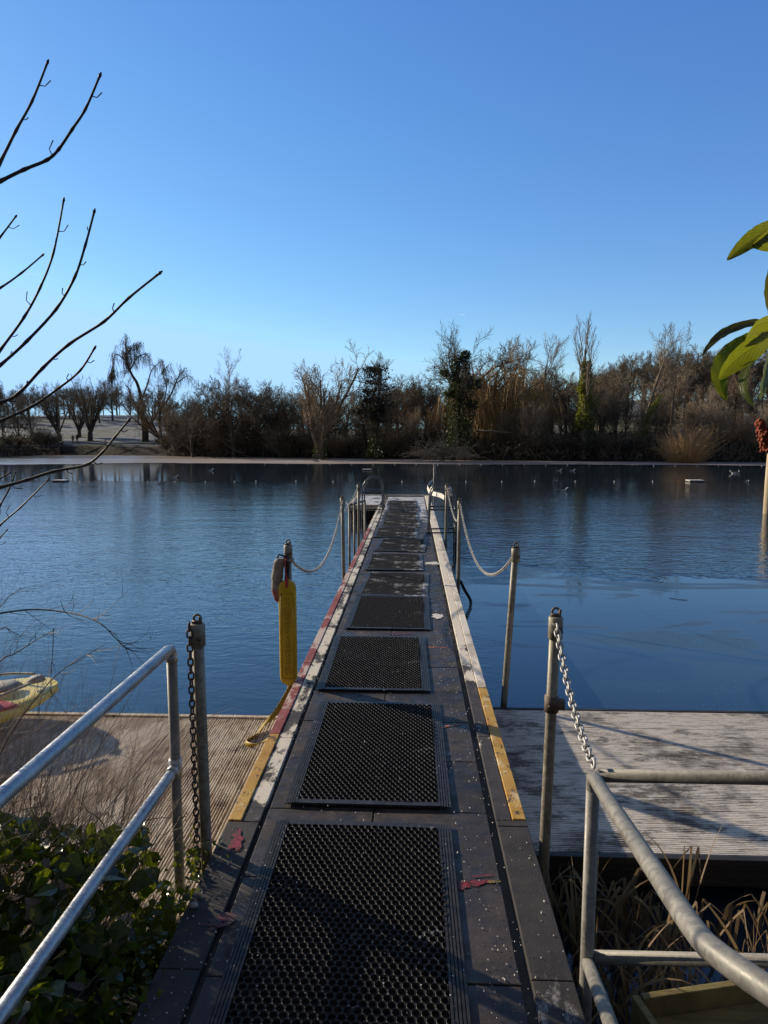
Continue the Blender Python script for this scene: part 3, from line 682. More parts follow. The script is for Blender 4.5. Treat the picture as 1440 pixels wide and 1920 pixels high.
# ------------------------------------------------------------------ throw bag, float, cloth
hb = thing('throw_bag', 'faded white and red rolled rescue bag hung on the left post', 'rescue bag', (-.96, 4.90, .93))
mb = MB(); rows = []
for i in range(22):
    s = i / 21; z = -.02 - .33 * s
    rad = .042 * (1 + .05 * math.sin(s * 20)) * (min(1, .55 + s * 6)) * (1 if s < .8 else math.sqrt(max(.02, 1 - ((s - .8) / .2) ** 2)) * .9 + .05)
    cx = -.015 * math.sin(s * 3) - .03 * s + .02 * s * s; 
    rows.append([Vector((cx + rad * math.cos(a) * (1 + .1 * mnoise.noise(Vector((a * 2, s * 9, 0)))), rad * .8 * math.sin(a), z)) for a in [k * 2 * PI / 18 for k in range(18)]])
mb.grid(rows, 0, True); mb.poly(rows[0][::-1])
mb.build('bag_body', M['bag'], hb, smooth=True)
mb = MB(); mb.tube([(.03, .0, -.0), (.055, 0, -.05), (.045, -.01, -.2), (.02, -.01, -.30)], [.012, .018, .016, .008], 8)
mb.tube([(-.02, 0, -.015), (.0, -.03, .015), (.045, -.03, .0), (.062, .02, .0)], .007, 6); mb.build('strap', M['black_fabric'], hb, smooth=True)
mb = MB(); mb.tube([(.035, .03, -.02), (.035, .03, .008)], .0, 4) if False else mb.tube([(.055 + .034 * math.cos(a), .03 + .034 * math.sin(a), -.035) for a in [k * PI / 8 for k in range(16)]], .011, 6, closed=True)
mb.build('cord_wrap', M['board_grey'], hb, smooth=True)

fl = thing('rescue_float', 'long yellow rescue float with rounded ends and embossed lettering, hung upright on the left post', 'rescue float', (-.905, 4.875, .36))
mb = MB(); rows = []; Hh = .40; Wd = .065; Tk = .028
for i in range(33):
    z = -Hh + 2 * Hh * i / 32; e = min(1, max(.0, (Hh - abs(z)) / .07)); k = math.sqrt(max(.0, 1 - (1 - e) ** 2)) * .75 + .25 * (e > 0) if e < 1 else 1
    k = max(k, .18)
    rows.append([Vector((Wd * k * math.copysign(abs(math.cos(a)) ** .55, math.cos(a)), Tk * (k * .6 + .4) * math.copysign(abs(math.sin(a)) ** .75, math.sin(a)), z)) for a in [q * 2 * PI / 24 for q in range(24)]])
mb.grid(rows, 0, True); mb.poly(rows[0][::-1]); mb.poly(rows[-1]); mb.build('float_body', M['yellow'], fl, smooth=True)
mb = MB()     # raised panel frame
for a, b in (((-.045, -.34), (-.045, .30)), ((.045, -.34), (.045, .30)), ((-.045, .30), (.045, .30)), ((-.045, -.34), (.045, -.34))):
    mb.tube([(a[0], -Tk - .0005, a[1]), (b[0], -Tk - .0005, b[1])], .0022, 6)
mb.build('embossed_panel', M['yellow_dark'], fl, smooth=True)
fc = bpy.data.curves.new('lettering', 'FONT'); fc.body = 'EPCSEMAVIHESOUS'; fc.size = .052; fc.extrude = .0018; fc.align_x = 'CENTER'; fc.align_y = 'CENTER'; fc.space_character = 1.28
fo = bpy.data.objects.new('tmp', fc); COL.objects.link(fo); bpy.context.view_layer.update()
fme = bpy.data.meshes.new_from_object(fo.evaluated_get(bpy.context.evaluated_depsgraph_get())); bpy.data.objects.remove(fo); bpy.data.curves.remove(fc)
fme.materials.clear(); fme.materials.append(M['yellow_dark'])
xs_ = [v.co.x for v in fme.vertices]; k = .58 / (max(xs_) - min(xs_))
for v in fme.vertices: v.co.x *= k
fo = bpy.data.objects.new('lettering', fme); COL.objects.link(fo); fo.parent = fl
fo.location = (0, -Tk - .001, -.02); fo.rotation_euler = (PI / 2, PI / 2, 0)
mb = MB(); mb.box(-.010, .010, -Tk - .004, -Tk + .006, .345, .405); mb.tube([(0, -.02, .40), (-.012, -.01, .46), (-.012, .0, .54), (-.002, .03, .57)], [.008, .006, .006, .006], 6)
mb.tube([(0, 0, -.40), (.004, .0, -.44), (-.0, .005, -.50), (-.01, .01, -.52)], [.012, .008, .007, .006], 6); mb.build('strap', M['red_web'], fl, smooth=False)
mb = MB(); rows = []   # yellow webbing strap lying on the left deck
ctrl = [(-.87, 4.80, -.04), (-.94, 4.62, -.14), (-1.0, 4.48, -.17), (-1.03, 4.34, -.182), (-1.08, 4.24, -.19), (-1.0, 4.16, -.172), (-.91, 4.20, -.15), (-.87, 4.26, -.10)]
pp = smooth_path(ctrl, 5)
for i, p_ in enumerate(pp):
    w = Vector((-.03, .02, .055 * math.cos(i * .16))) * .55; rows.append([p_ - w * .5, p_, p_ + w])
mb.grid(rows)
o = mb.build('safety_strap', M['yellow_dark'], smooth=True); s = o.modifiers.new('thick', 'SOLIDIFY'); s.thickness = .004
tag(o, 'twisted yellow strap lying on the brown deck against the red edge', 'strap')

# ------------------------------------------------------------------ yellow rescue board
bd = thing('rescue_board', 'yellow rescue board with red patches lying on the left deck', 'rescue board', (-3.75, 4.08, -.09))
bd.rotation_euler = (0, math.radians(-2.5), math.radians(22))
mb = MB(); rows = []; Lb = 2.7
for i in range(41):
    s = i / 40; x = -Lb / 2 + Lb * s
    e0 = min(1, s / .30); e1 = min(1, (1 - s) / .20)
    w = .36 * math.sqrt(max(.0, 1 - (1 - e0) ** 2.2)) * math.sqrt(max(.0, 1 - (1 - e1) ** 2.4)); w = max(w, .02)
    rocker = .07 * max(0, (s - .72) / .28) ** 2; th = .105 * min(1, .35 + (1 - s) * 3) 
    row = []
    for q in range(28):
        a = 2 * PI * q / 28; ca, sa = math.cos(a), math.sin(a)
        y = w * math.copysign(abs(ca) ** .7, ca); z = th * (math.copysign(abs(sa) ** .6, sa)) + rocker
        if sa > 0: z -= .025 * max(0, 1 - abs(y / w)) 
        row.append(Vector((x, y, z)))
    rows.append(row)
mb.grid(rows, 0, True); mb.poly(rows[0][::-1]); mb.poly(rows[-1]); mb.build('hull', M['board'], bd, smooth=True)
for y in (-.2, .2):
    mb = MB(); mb.tube(smooth_path([(.2, y, .08), (.3, y, .125), (.6, y, .13), (.72, y * .95, .09)]), .012, 6); mb.build('grab_handle', M['black_fabric'], bd, smooth=True)
    mb = MB(); mb.tube(smooth_path([(.45, 1.5 * y, .08), (.75, 1.4 * y, .118), (1.0, 1.2 * y, .135), (1.2, .5 * y, .15)]), .009, 6); mb.build('deck_line', M['board_grey'], bd, smooth=True)
for P_, r_ in (([(1.02, 0, .115), (1.02, 0, .142)], [.11, .08]), ([(1.22, 0, .13), (1.22, 0, .162)], [.06, .04]), ([(.95, -.2, .10), (.95, -.2, .135)], [.05, .035])):
    mb = MB(); mb.tube(P_, r_, 16); mb.build('deck_fitting', M['board_grey'], bd, smooth=True)

# ------------------------------------------------------------------ ladders and frame at the far end
def ladder(x, y, s, label, h=.9, gap=.55):
    o = thing('pool_ladder', label, 'ladder', (x, y, 0), 'swimming ladders at the end of the jetty')
    for k in (0, gap):
        P = smooth_path([(-.28 * s, k, 0.0), (-.26 * s, k, .45), (-.235 * s, k, h * .82), (-.15 * s, k, h * .98), (0, k, h), (.13 * s, k, h * .93), (.21 * s, k, h * .68), (.225 * s, k, .1), (.23 * s, k, -.45), (.24 * s, k, -1.2)], 5)
        mb = MB(); mb.tube(P, .0175, 12); mb.build('rail', M['stainless'], o, smooth=True)
        mb = MB(); mb.tube([(-.28 * s, k, 0.013), (-.28 * s, k, .025)], .045, 14); mb.tube([(-.28 * s, k, .02), (.225 * s, k, .02)], .012, 8); mb.build('flange', M['dark_timber'], o, smooth=True)
    for z in (.45, .12, -.2, -.5):
        mb = MB(); mb.tube([(.222 * s, 0, z), (.222 * s, gap, z)], .017, 8); mb.build('rung', M['stainless'], o, smooth=True)
    mb = MB(); mb.tube([(-.25 * s, 0, .45), (.22 * s, 0, .45)], .017, 8); mb.tube([(-.25 * s, gap, .45), (.22 * s, gap, .45)], .017, 8)
    mb.build('brace', M['stainless'], o, smooth=True)
    return o
ladder(.60, 12.6, 1, 'steel hoop ladder on the right edge, with frosted tape on its rail')
ladder(-.98, 16.6, -1, 'steel hoop ladder on the left edge in front of the end platform', .78, .8)
fr_ = thing('pipe_frame', 'low pipe frame with dark legs standing in the water left of the jetty', 'frame', (-1.1, 12.0, 0))
P0 = [(at(655, 948, 12.0), at(657, 1060, 12.0)), (at(664, 945, 12.6), at(664, 1035, 12.6)), (at(684, 940, 13.4), at(683, 1008, 13.4))]
for k_, (a, b) in enumerate(P0):
    b = Vector((a.x, a.y, -1.2)); mb = MB(); mb.tube([a - fr_.location, b - fr_.location], .02, 10); mb.build('leg', M['galv_post'], fr_, smooth=True)
mb = MB(); mb.tube([p[0] - fr_.location + Vector((0,0,.01)) for p in P0], .024, 10); mb.build('top_bar', M['fitting'], fr_, smooth=True)
mb = MB(); rows = []
for i, p_ in enumerate(smooth_path([at(812, 899, 17.2), at(803, 908, 16), at(801, 914, 15), at(806, 923, 14), at(815, 926, 13.2), at(826, 929, 12.9), at(832, 933, 12.7)], 4)):
    rows.append([p_ + Vector((0, 0, -.045)), p_ + Vector((.012, 0, .04))])
mb.grid(rows); o = mb.build('tape', M['frost_white'], smooth=True)
tag(o, 'white frosted tape strung from the farthest right post to the ladder rail', 'tape')
p = at(843, 921, 12.1); mb = MB()
for k_ in range(9): mb.box(-.03, .03, -.01, .01, -.03, .03, 0, Matrix.Translation(p + Vector((R.uniform(-.03,.03), R.uniform(-.03,.03), R.uniform(-.06,.06)))) @ Matrix.Rotation(R.uniform(0,3), 4, Vector((R.random(), R.random(), R.random())).normalized()))
tag(mb.build('frosted_rag', M['frost_white'], smooth=True), 'white frosted knot of tape on the chain behind the slim right post', 'rag')
mb = MB(); p = gp(724, 935, .02); mb.box(-.05, .05, -.05, .05, 0, .03, 0, Matrix.Translation(p)); mb.tube([p, p + Vector((0, 0, .12))], [.025, .02], 8); mb.tube([p + Vector((-.05, 0, .12)), p + Vector((.05, 0, .12))], .016, 8)
tag(mb.build('cleat', M['galv_post']), 'small frosted mooring cleat on the far platform', 'cleat')
mb = MB(); mb.tube(smooth_path([(.65, 8.9, -.1), (.72, 9.0, -.25), (.80, 9.0, -.40), (.74, 8.6, -.45), (.68, 8.3, -.44)]), .02, 8)
tag(mb.build('mooring_hose', M['dark_timber'], smooth=True), 'black hose looping down to the water beside the second right post', 'hose')

# ------------------------------------------------------------------ wooden box, post, reeds
bx_ = thing('planter_box', 'algae green wooden planter box in the bottom right corner', 'planter', (0,0,0))
A = gp(1184, 1866, -.12); B = gp(1230, 1935, -.12); Cc = gp(1460, 1826, -.12)
def plank(a, b, w, z0, z1, name='plank'):
    d = (b - a).normalized(); n = Vector((-d.y, d.x, 0)) * w; mb = MB()
    P = [a, b, b + n, a + n]; lo = [Vector((p.x, p.y, z0)) for p in P]; hi = [Vector((p.x, p.y, z1)) for p in P]
    mb.v = [tuple(p) for p in lo + hi]
    for f in ((3,2,1,0),(4,5,6,7),(0,1,5,4),(1,2,6,5),(2,3,7,6),(3,0,4,7)): mb.face(f)
    return mb.build(name, M['planter'], bx_, bevel=.003)
plank(B, A, -.026, -.42, -.12, 'side_board'); d_ = (Cc - A).normalized()
plank(A + d_ * .034, Cc + d_ * .5, -.026, -.42, -.116, 'back_board')
mb = MB(); q = [A + d_ * .03 + Vector((0, -.03, 0)), Cc + d_ * .5 + Vector((0,-.03,0)), Cc + d_ * .5 + Vector((0, -.6, 0)), B + Vector((.06, -.3, 0))]
mb.poly([Vector((p.x, p.y, -.19)) for p in q][::-1]); mb.build('inner_board', M['planter'], bx_)
wp = gp(1441, 963, WZ)
mb = MB(); mb.tube([(wp.x, wp.y, -2), (wp.x, wp.y, .5), (wp.x + .01, wp.y, 1.45)], [.155, .15, .14], 14)
tag(mb.build('timber_post', M['post_wood'], smooth=True), 'thick pale timber post standing in the pond at the right edge', 'post')

def blade(mb, base, d, L, w, droop, seed, fold=None, n=9):
    r = random.Random(seed); d = d.normalized(); side = d.cross(Vector((r.uniform(-1,1), r.uniform(-1,1), .2))).normalized(); p = Vector(base); rows = []
    for i in range(n + 1):
        s = i / n; ww = w * (1 - s ** 3) * .5 + .0006
        rows.append([p - side * ww, p + side * ww])
        d = (d + Vector((0, 0, -droop * (.3 + s)))).normalized()
        if fold and abs(s - fold) < .5 / n: d = (d + Vector((r.uniform(-.8,.8), r.uniform(-.6,.3), -1.6))).normalized()
        p = p + d * L / n
    mb.grid(rows)
mb = MB()
for i in range(210):
    cl = R.random()
    if cl < .75: x, y = R.uniform(.62, 1.15), R.uniform(2.35, 3.0)
    elif cl < .92: x, y = R.gauss(1.45, .12), R.uniform(2.6, 3.0)
    else: x, y = R.uniform(.65, 2.0), R.uniform(2.1, 3.0)
    tall = R.random() < .07
    blade(mb, (x, y, -.45), Vector((R.uniform(-.45,.45), R.uniform(-.3,.2), 1)), R.uniform(.42, .60) if tall else R.uniform(.28, .50), R.uniform(.008, .018), R.uniform(.05, .30), i, R.choice([None, .4, .55, .7]))
tag(mb.build('dead_reeds', M['reed']), 'broken straw coloured reeds below the right deck', 'reeds', kind='stuff')
mb = MB()
for (px, py), Y in (((1285, 1600), 2.95), ((1028, 1570), 2.8), ((1080, 1590), 2.7)):
    q = at(px, py, Y)
    for j in range(3): blade(mb, (q.x + R.uniform(-.03, .03), Y, -.45), Vector((R.uniform(-.15,.15), 0, 1)), .55, .014, .05, 500 + j + px, .75, 12)
tag(mb.build('reed_leaves', M['reed']), 'tall folded dead reed leaves catching sun at the deck edge', 'reeds', kind='stuff')

# ------------------------------------------------------------------ ivy bush, stalks, bramble on the left
def leaf(mb, c, d, n, L, m=0, curl=.15):
    d = d.normalized(); s = d.cross(n)
    if s.length < .1: s = d.orthogonal()
    s.normalize(); n = s.cross(d)
    P = [(0, 0), (.12, .34), (.42, .50), (.62, .30), (1, 0)]
    b = len(mb.v)
    for t_, w in P: mb.v.append(tuple(c + d * (L * t_) - n * (curl * L * t_ * t_)))
    for sg in (1, -1):
        for t_, w in P[1:4]: mb.v.append(tuple(c + d * (L * t_) + s * (L * w * sg * .9) + n * (L * .12 * w) - n * (curl * L * t_ * t_)))
    for off in (5, 8):
        seq = [(0, 1, off), (1, 2, off + 1, off), (2, 3, off + 2, off + 1), (3, 4, off + 2)]
        for f in seq: mb.face([b + i for i in (f if off == 5 else f[::-1])], m)
def rv(s=1): return Vector((R.uniform(-s, s), R.uniform(-s, s), R.uniform(-s, s)))
iv = thing('ivy_bush', 'dark green ivy bush with sunlit leaf edges beside the near left handrail', 'bush', (0,0,0))
lm = MB(); st = MB()
def bush_top(x, y):   # height of the foliage mass
    e = sm(-.92, -1.12, x)
    return -.2 + e * (.30 + .24 * sm(1.6, 2.35, y) + .16 * mnoise.noise(Vector((x * 2.2, y * 2.2, 1))) + .12 * sm(1.2, .2, y)) * sm(2.80, 2.55, y)
for i in range(6400):
    x = -.86 - 2.0 * R.random() ** 1.25; y = R.uniform(.1, 2.72)
    if y > 2.3 and x < -1.6 and R.random() < .5: continue
    top = bush_top(x, y); z = top - abs(R.gauss(0, .10)) if R.random() < .8 else R.uniform(-.25, top)
    if z < -.28: continue
    L = R.choice([.035, .045, .06, .07, .09, .11]) * R.uniform(.75, 1.1)
    d = Vector((R.uniform(-1, 1), R.uniform(-1, .6), R.uniform(-.9, .3))); n = (Vector((-.2, -.3, .8)) + rv(.9)).normalized()
    leaf(lm, Vector((x, y, z)), d, n, L)
for i in range(420):  # sprigs spilling over the kerb and round the post feet
    y = R.uniform(1.9, 2.85); x = -.86 + R.gauss(0, .05) - .05; z = R.uniform(-.12, .06)
    leaf(lm, Vector((x, y, z)), rv(), (Vector((0, -.3, 1)) + rv(.8)).normalized(), R.uniform(.015, .035))
for i in range(420):
    x = R.uniform(-2.6, -.95); y = R.uniform(.2, 2.6); z = bush_top(x, y) - R.uniform(.0, .2); p = Vector((x, y, z)); d = Vector((R.uniform(-1,1), R.uniform(-1,1), R.uniform(-.2,.7)))
    P = [p]
    for k_ in range(5): d = (d.normalized() + rv(.45)); P.append(P[-1] + d.normalized() * R.uniform(.03, .07))
    st.tube(P, [.0022, .002, .0018, .0014, .001, .0007], 4, caps=False)
    if R.random() < .35:     # berry clusters
        for k_ in range(9): q = P[-1] + rv(.015); st.tube([q, q + Vector((0, 0, .005))], .0028, 4)
lm.build('leaves', M['ivy'], iv); st.build('stems', M['ivy_stem'], iv)
mb = MB(); rr = random.Random(3)
for i in range(60):
    x, y = R.uniform(-1.9, -.95), R.uniform(1.2, 2.3); c = Vector((x, y, bush_top(x, y) - .06))
    leaf(mb, c, rv(), (Vector((0, 0, 1)) + rv(.6)).normalized(), R.uniform(.04, .10), curl=.35)
tag(mb.build('dead_leaves', M['dead_leaf']), 'withered brown leaves caught in the ivy', 'leaves', kind='stuff')
mb = MB()
def twigline(mb, p, d, L, r, n, wob, grav=0, k=4, subs=0, sl=.35, spread=.6, m=0):
    P = [Vector(p)]; d = Vector(d).normalized()
    for i in range(n):
        d = (d + rv(wob) + Vector((0, 0, grav))).normalized(); P.append(P[-1] + d * (L / n))
    mb.tube(P, [r * (1 - .75 * i / n) for i in range(n + 1)], k, m, caps=False)
    for s in range(subs):
        i = R.randint(1, n - 1) if n > 2 else 1
        dd = (P[i + 1] - P[i]).normalized() + rv(spread) if i + 1 <= n else d
        twigline(mb, P[i], dd, L * sl * R.uniform(.6, 1.2), r * .55, max(3, n // 2), wob * 1.2, grav, 3, max(0, subs // 3), sl, spread, m)
    return P
for i in range(460):
    x = -1.12 - 1.5 * R.random() ** .75; y = R.uniform(2.35, 2.85)
    twigline(mb, (x, y, -.15), (R.uniform(.0, .6), R.uniform(-.25, .25), 1), R.uniform(.4, .85) + max(0, -x - 1.2) * .35, R.uniform(.0013, .0024), 6, .10, -.015, 3, R.choice([1, 3, 5]), .4, .7)
tag(mb.build('dry_stalks', M['stalk']), 'tangle of thin dry stalks rising in front of the yellow board', 'dry stalks', kind='stuff')
br = thing('bramble', 'dark arching bramble canes over the water at lower left', 'bramble', (0,0,0))
canes = [ (1.95, [(-200,1260),(-60,1165),(0,1150),(60,1143),(110,1146),(155,1155),(190,1170),(215,1195),(235,1215),(246,1219)], .0032),
          (2.0, [(-60,1320),(0,1240),(25,1227),(60,1205),(85,1190),(100,1188)], .0026),
          (2.1, [(-30,1480),(0,1415),(30,1360),(75,1300),(110,1262),(150,1235),(197,1208)], .0030),
          (2.2, [(100,1178),(99,1220),(96,1260),(95,1300)], .0016), (2.0, [(-60,1235),(0,1180),(20,1183),(34,1191)], .0018),
          (2.1, [(-20,1150),(0,1137),(18,1118),(40,1102)], .0016), (2.2, [(150,1520),(170,1445),(200,1412),(240,1420)], .0014) , (2.1,[(140,1480),(165,1440),(190,1395),(230,1330),(262,1272)], .0016)]
cb = MB()
for Y, pp, r in canes:
    P = smooth_path([at(a, b, Y + .1 * math.sin(a * .02)) for a, b in pp], 4)
    cb.tube(P, [r * (1 - .7 * i / len(P)) for i in range(len(P))], 6, caps=False)
    for k_ in range(int(len(P) * .55)):
        i = R.randint(len(P) // 4, len(P) - 2); d = (P[i + 1] - P[i]).normalized() + rv(.7)
        twigline(cb, P[i], d, R.uniform(.04, .16), r * .38, 5, .25, 0, 3, R.choice([0, 1, 2]), .5, .9)
cb.build('cane', M['bramble'], br)

# sapling whose shoots reach in from the left
sp = thing('bare_sapling', 'leafless sapling with long dark upward shoots reaching in from the left edge', 'tree', (-1.95, 2.0, -.2))
shoots = [ (1.75, [(-75,450),(0,305),(30,245),(60,190),(88,120)], 5.2), (1.85, [(-90,385),(0,340),(45,318),(88,300),(110,280),(135,243),(160,205),(186,145)], 5.6),
 (2.1, [(-60,520),(0,445),(28,408)], 4), (2.1, [(-70,580),(0,540),(40,512),(78,480)], 4.2), (1.95, [(-70,750),(0,657),(45,595),(75,540),(100,475),(119,378)], 4.8),
 (1.9, [(-80,750),(0,685),(50,640),(105,580),(140,520),(160,460),(176,400)], 5.4), (1.95, [(-80,775),(0,755),(35,738),(80,690),(130,645),(195,603),(240,560),(297,514)], 6),
 (2.0, [(-90,835),(0,790),(60,762),(110,728),(150,695),(176,655)], 5.4), (2.05, [(-80,935),(0,914),(50,900),(100,884),(160,872),(190,850),(215,820),(240,790)], 5.6),
 (2.15, [(-50,1040),(0,985),(40,950),(90,900)], 3.6), (2.1, [(-20,985),(0,948),(18,915),(28,888)], 3.6), (2.1, [(-50,925),(0,897),(16,888)], 3.6), (2.1,[(-30,1040),(0,1008),(12,995)],3) ]
O = Vector(sp.location); tb = MB(); sb = MB()
trunk = [Vector((-1.95, 2.0, -.3)), Vector((-1.93, 2.0, .6)), Vector((-1.9, 1.98, 1.2)), Vector((-1.88, 1.95, 1.9)), Vector((-1.84, 1.9, 2.6)), Vector((-1.8, 1.85, 3.3))]
tb.tube([p - O for p in trunk], [.035, .03, .025, .02, .014, .008], 10)
def trunk_at(z):
    for a, b in zip(trunk, trunk[1:]):
        if a.z <= z <= b.z: return a.lerp(b, (z - a.z) / (b.z - a.z))
    return trunk[-1]
for Y, pp, wpx in shoots:
    q = [at(a, b, Y + (b - 600) * .0001 + .04 * math.sin(a * .015)) for a, b in pp]
    r0 = wpx * .5 / F * Y * 1.05
    root = trunk_at(max(.3, q[0].z - .35))
    P = smooth_path([root, root.lerp(q[0], .5) + Vector((0, 0, -.05))] + q, 5); n = len(P)
    rad = [r0 * (1.35 - .75 * i / n) for i in range(n)]
    for i in range(n):      # swollen nodes
        if i % 5 == 0 and i > 10: rad[i] *= 1.3
    rad[-1] *= .9; sb.tube([p - O for p in P], rad, 8)
    e = P[-1] - O; d = (P[-1] - P[-2]).normalized(); sb.tube([e, e + d * r0 * 1.2, e + d * r0 * 3.2], [r0 * .7, r0 * 1.05, r0 * .3], 7)
    for i in range(12, n - 3, 5):
        if R.random() < .75:
            dd = (P[i + 1] - P[i]).normalized(); s = R.choice([-1, 1]); pr = Vector((dd.z, 0, -dd.x)) * s
            L = R.uniform(.008, .035) if s < 0 else R.uniform(.012, .03)
            a = P[i] - O; sb.tube([a, a + (pr + dd * .3) * L * .6, a + (pr * .9 + dd * .9) * L], [r0 * .42, r0 * .3, r0 * .38], 5)
tb.build('trunk', M['sap'], sp, smooth=True); sb.build('shoots', M['sap'], sp, smooth=True)

# ------------------------------------------------------------------ large-leaved shrub and seed head on the right
ls = thing('evergreen_shrub', 'evergreen shrub with big ribbed glowing yellow-green leaves at the right edge', 'shrub', (1.35, 1.7, -.3))
O = Vector(ls.location); mb = MB()
mb.tube([p - O for p in (Vector((1.35, 1.7, -.4)), Vector((1.3, 1.7, .8)), Vector((1.2, 1.7, 1.7)), Vector((1.12, 1.7, 2.5)))], [.03, .025, .018, .01], 10)
for a, b in (((1.22, 1.7, 1.6), at(1452, 612, 1.7)), ((1.15, 1.7, 2.2), at(1470, 420, 1.7))):
    mb.tube([Vector(a) - O, (Vector(a).lerp(b, .5) + Vector((0,0,-.02))) - O, b - O], [.012, .009, .006], 8)
mb.build('stem', M['sap'], ls, smooth=True)
def bigleaf(ctrl, wpx, mat, roll=0, fold=.25, dY=0):
    Y = 1.7; P = smooth_path([at(a, b, Y + y) for a, b, y in ctrl], 8); n = len(P); mb = MB(); rows = []; uv = []
    view = Vector((0, -1, 0)); w0 = wpx / F * Y / 2 * .80
    for i, p in enumerate(P):
        s = i / (n - 1); d = (P[min(i+1, n-1)] - P[max(i-1, 0)]).normalized(); side = d.cross(view).normalized()
        side = (Matrix.Rotation(roll, 3, d) @ side); nn = side.cross(d)
        w = w0 * max(0, math.sin(PI * min(1, s * .955 + .042) ** .9)) ** .85 * (1 + .03 * math.sin(s * 60)); row = []
        for j in range(-6, 7):
            u = j / 6; q = p + side * (w * u) + nn * (fold * w * abs(u) ** 1.3) + nn * (.012 * w0 / .03 * .12 * math.sin(s * 40 + abs(u) * 4) * abs(u))
            row.append(q - O); uv.append((s, u, 0))
        rows.append(row)
    mb.grid(rows); o = mb.build('leaf', M[mat], ls, smooth=True)
    at_ = o.data.attributes.new('uvv', 'FLOAT_VECTOR', 'POINT'); at_.data.foreach_set('vector', [c for t_ in uv for c in t_])
    return o
bigleaf([(1475,415,.05),(1440,432,.0),(1400,458,-.03),(1363,488,-.05)], 44, 'loquat', .35)
bigleaf([(1500,430,.05),(1470,440,0),(1440,452,-.03),(1410,462,-.05)], 58, 'loquat', -.2)
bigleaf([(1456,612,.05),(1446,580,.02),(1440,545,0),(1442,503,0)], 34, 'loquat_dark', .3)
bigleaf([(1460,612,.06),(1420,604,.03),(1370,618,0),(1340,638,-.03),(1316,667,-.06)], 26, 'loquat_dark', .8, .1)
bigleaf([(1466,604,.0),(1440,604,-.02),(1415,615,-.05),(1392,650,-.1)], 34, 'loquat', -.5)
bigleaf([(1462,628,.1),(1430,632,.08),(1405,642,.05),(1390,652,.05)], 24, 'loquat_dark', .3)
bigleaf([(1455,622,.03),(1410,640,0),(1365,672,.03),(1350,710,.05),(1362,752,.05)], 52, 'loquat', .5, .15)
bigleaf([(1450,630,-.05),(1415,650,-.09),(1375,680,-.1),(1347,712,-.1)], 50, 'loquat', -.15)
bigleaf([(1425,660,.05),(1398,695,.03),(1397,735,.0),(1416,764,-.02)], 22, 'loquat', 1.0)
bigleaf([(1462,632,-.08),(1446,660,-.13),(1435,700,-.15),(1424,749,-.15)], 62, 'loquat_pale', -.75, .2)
sh_ = thing('sumac_stem', 'rust red knobbly seed head poking in at the right edge below the big leaves', 'seed head', (1.3, 1.9, -.4))
O = Vector(sh_.location); hb0 = at(1442, 838, 1.9); mb = MB(); mb.tube([p - O for p in (Vector((1.3, 1.9, -.5)), Vector((1.27, 1.9, .8)), hb0.lerp(Vector((1.27,1.9,1.2)), .5) + Vector((0,0,.0)), hb0)], [.012, .01, .008, .006], 8); mb.build('stem', M['sap'], sh_, smooth=True)
mb = MB(); a, b = at(1438, 842, 1.9), at(1424, 792, 1.88); ax = (b - a)
for i in range(520):
    s = R.random(); w = .026 * (1 - .65 * s) * (.5 + .5 * min(1, s * 6)); off = rv(1); off = off.normalized() * w * R.uniform(.6, 1.0) * (1 + .35 * math.sin(s * 14))
    c = a + ax * s + off + Vector((.014 * (1 - s), 0, 0)) - O; r = R.uniform(.003, .0055)
    mb.tube([c - off * .2 - Vector((0,0,r)), c, c + Vector((0, 0, r))], [r * .5, r, r * .35], 5)
c2 = a + ax * .25 + Vector((.025, 0, .01))
for i in range(240):
    off = rv(1).normalized() * .017 * R.uniform(.6, 1); off.z *= 1.9; c = c2 + off - O; r = R.uniform(.003, .005)
    mb.tube([c - Vector((0,0,r)), c, c + Vector((0, 0, r))], [r * .5, r, r * .35], 5)
mb.build('seed_head', M['sumac'], sh_, smooth=True)

# ------------------------------------------------------------------ bare trees
def grow(T, C, p, d, L, r, lev, P):
    """T: trunk and limbs, C: fine twigs. P: parameters of the kind"""
    n = max(3, int(P['seg'][lev])); pts = [Vector(p)]; d = Vector(d).normalized()
    for i in range(n):
        d = (d + rv(P['wob'][lev]) + Vector((0, 0, P['up'][lev]))).normalized()
        pts.append(pts[-1] + d * (L / n))
    r1 = r * P['tap'][lev]; rad = [r + (r1 - r) * i / n for i in range(n + 1)]
    last = lev == len(P['num'])
    (T if lev <= P['tl'] else C).tube(pts, rad, (8, 6, 4, 3, 3, 3)[lev], caps=False)
    if last: return
    num = P['num'][lev]; num = int(num * R.uniform(.8, 1.2) + .5)
    for k in range(num):
        s = P['st'][lev] + (1 - P['st'][lev]) * ((k + R.random()) / num); f = s * n; i = min(n - 1, int(f)); q = pts[i].lerp(pts[i + 1], f - i)
        dd = (pts[i + 1] - pts[i]).normalized(); a = R.uniform(0, 2 * PI); o = dd.orthogonal().normalized(); o = Matrix.Rotation(a + k * 2.4, 3, dd) @ o
        ang = P['ang'][lev] * R.uniform(.7, 1.25); nd = dd * math.cos(ang) + o * math.sin(ang)
        grow(T, C, q, nd, L * P['len'][lev] * R.uniform(.7, 1.2) * (1.15 - .45 * s), max(P['rmin'], (r + (r1 - r) * s) * P['rr'][lev]), lev + 1, P)
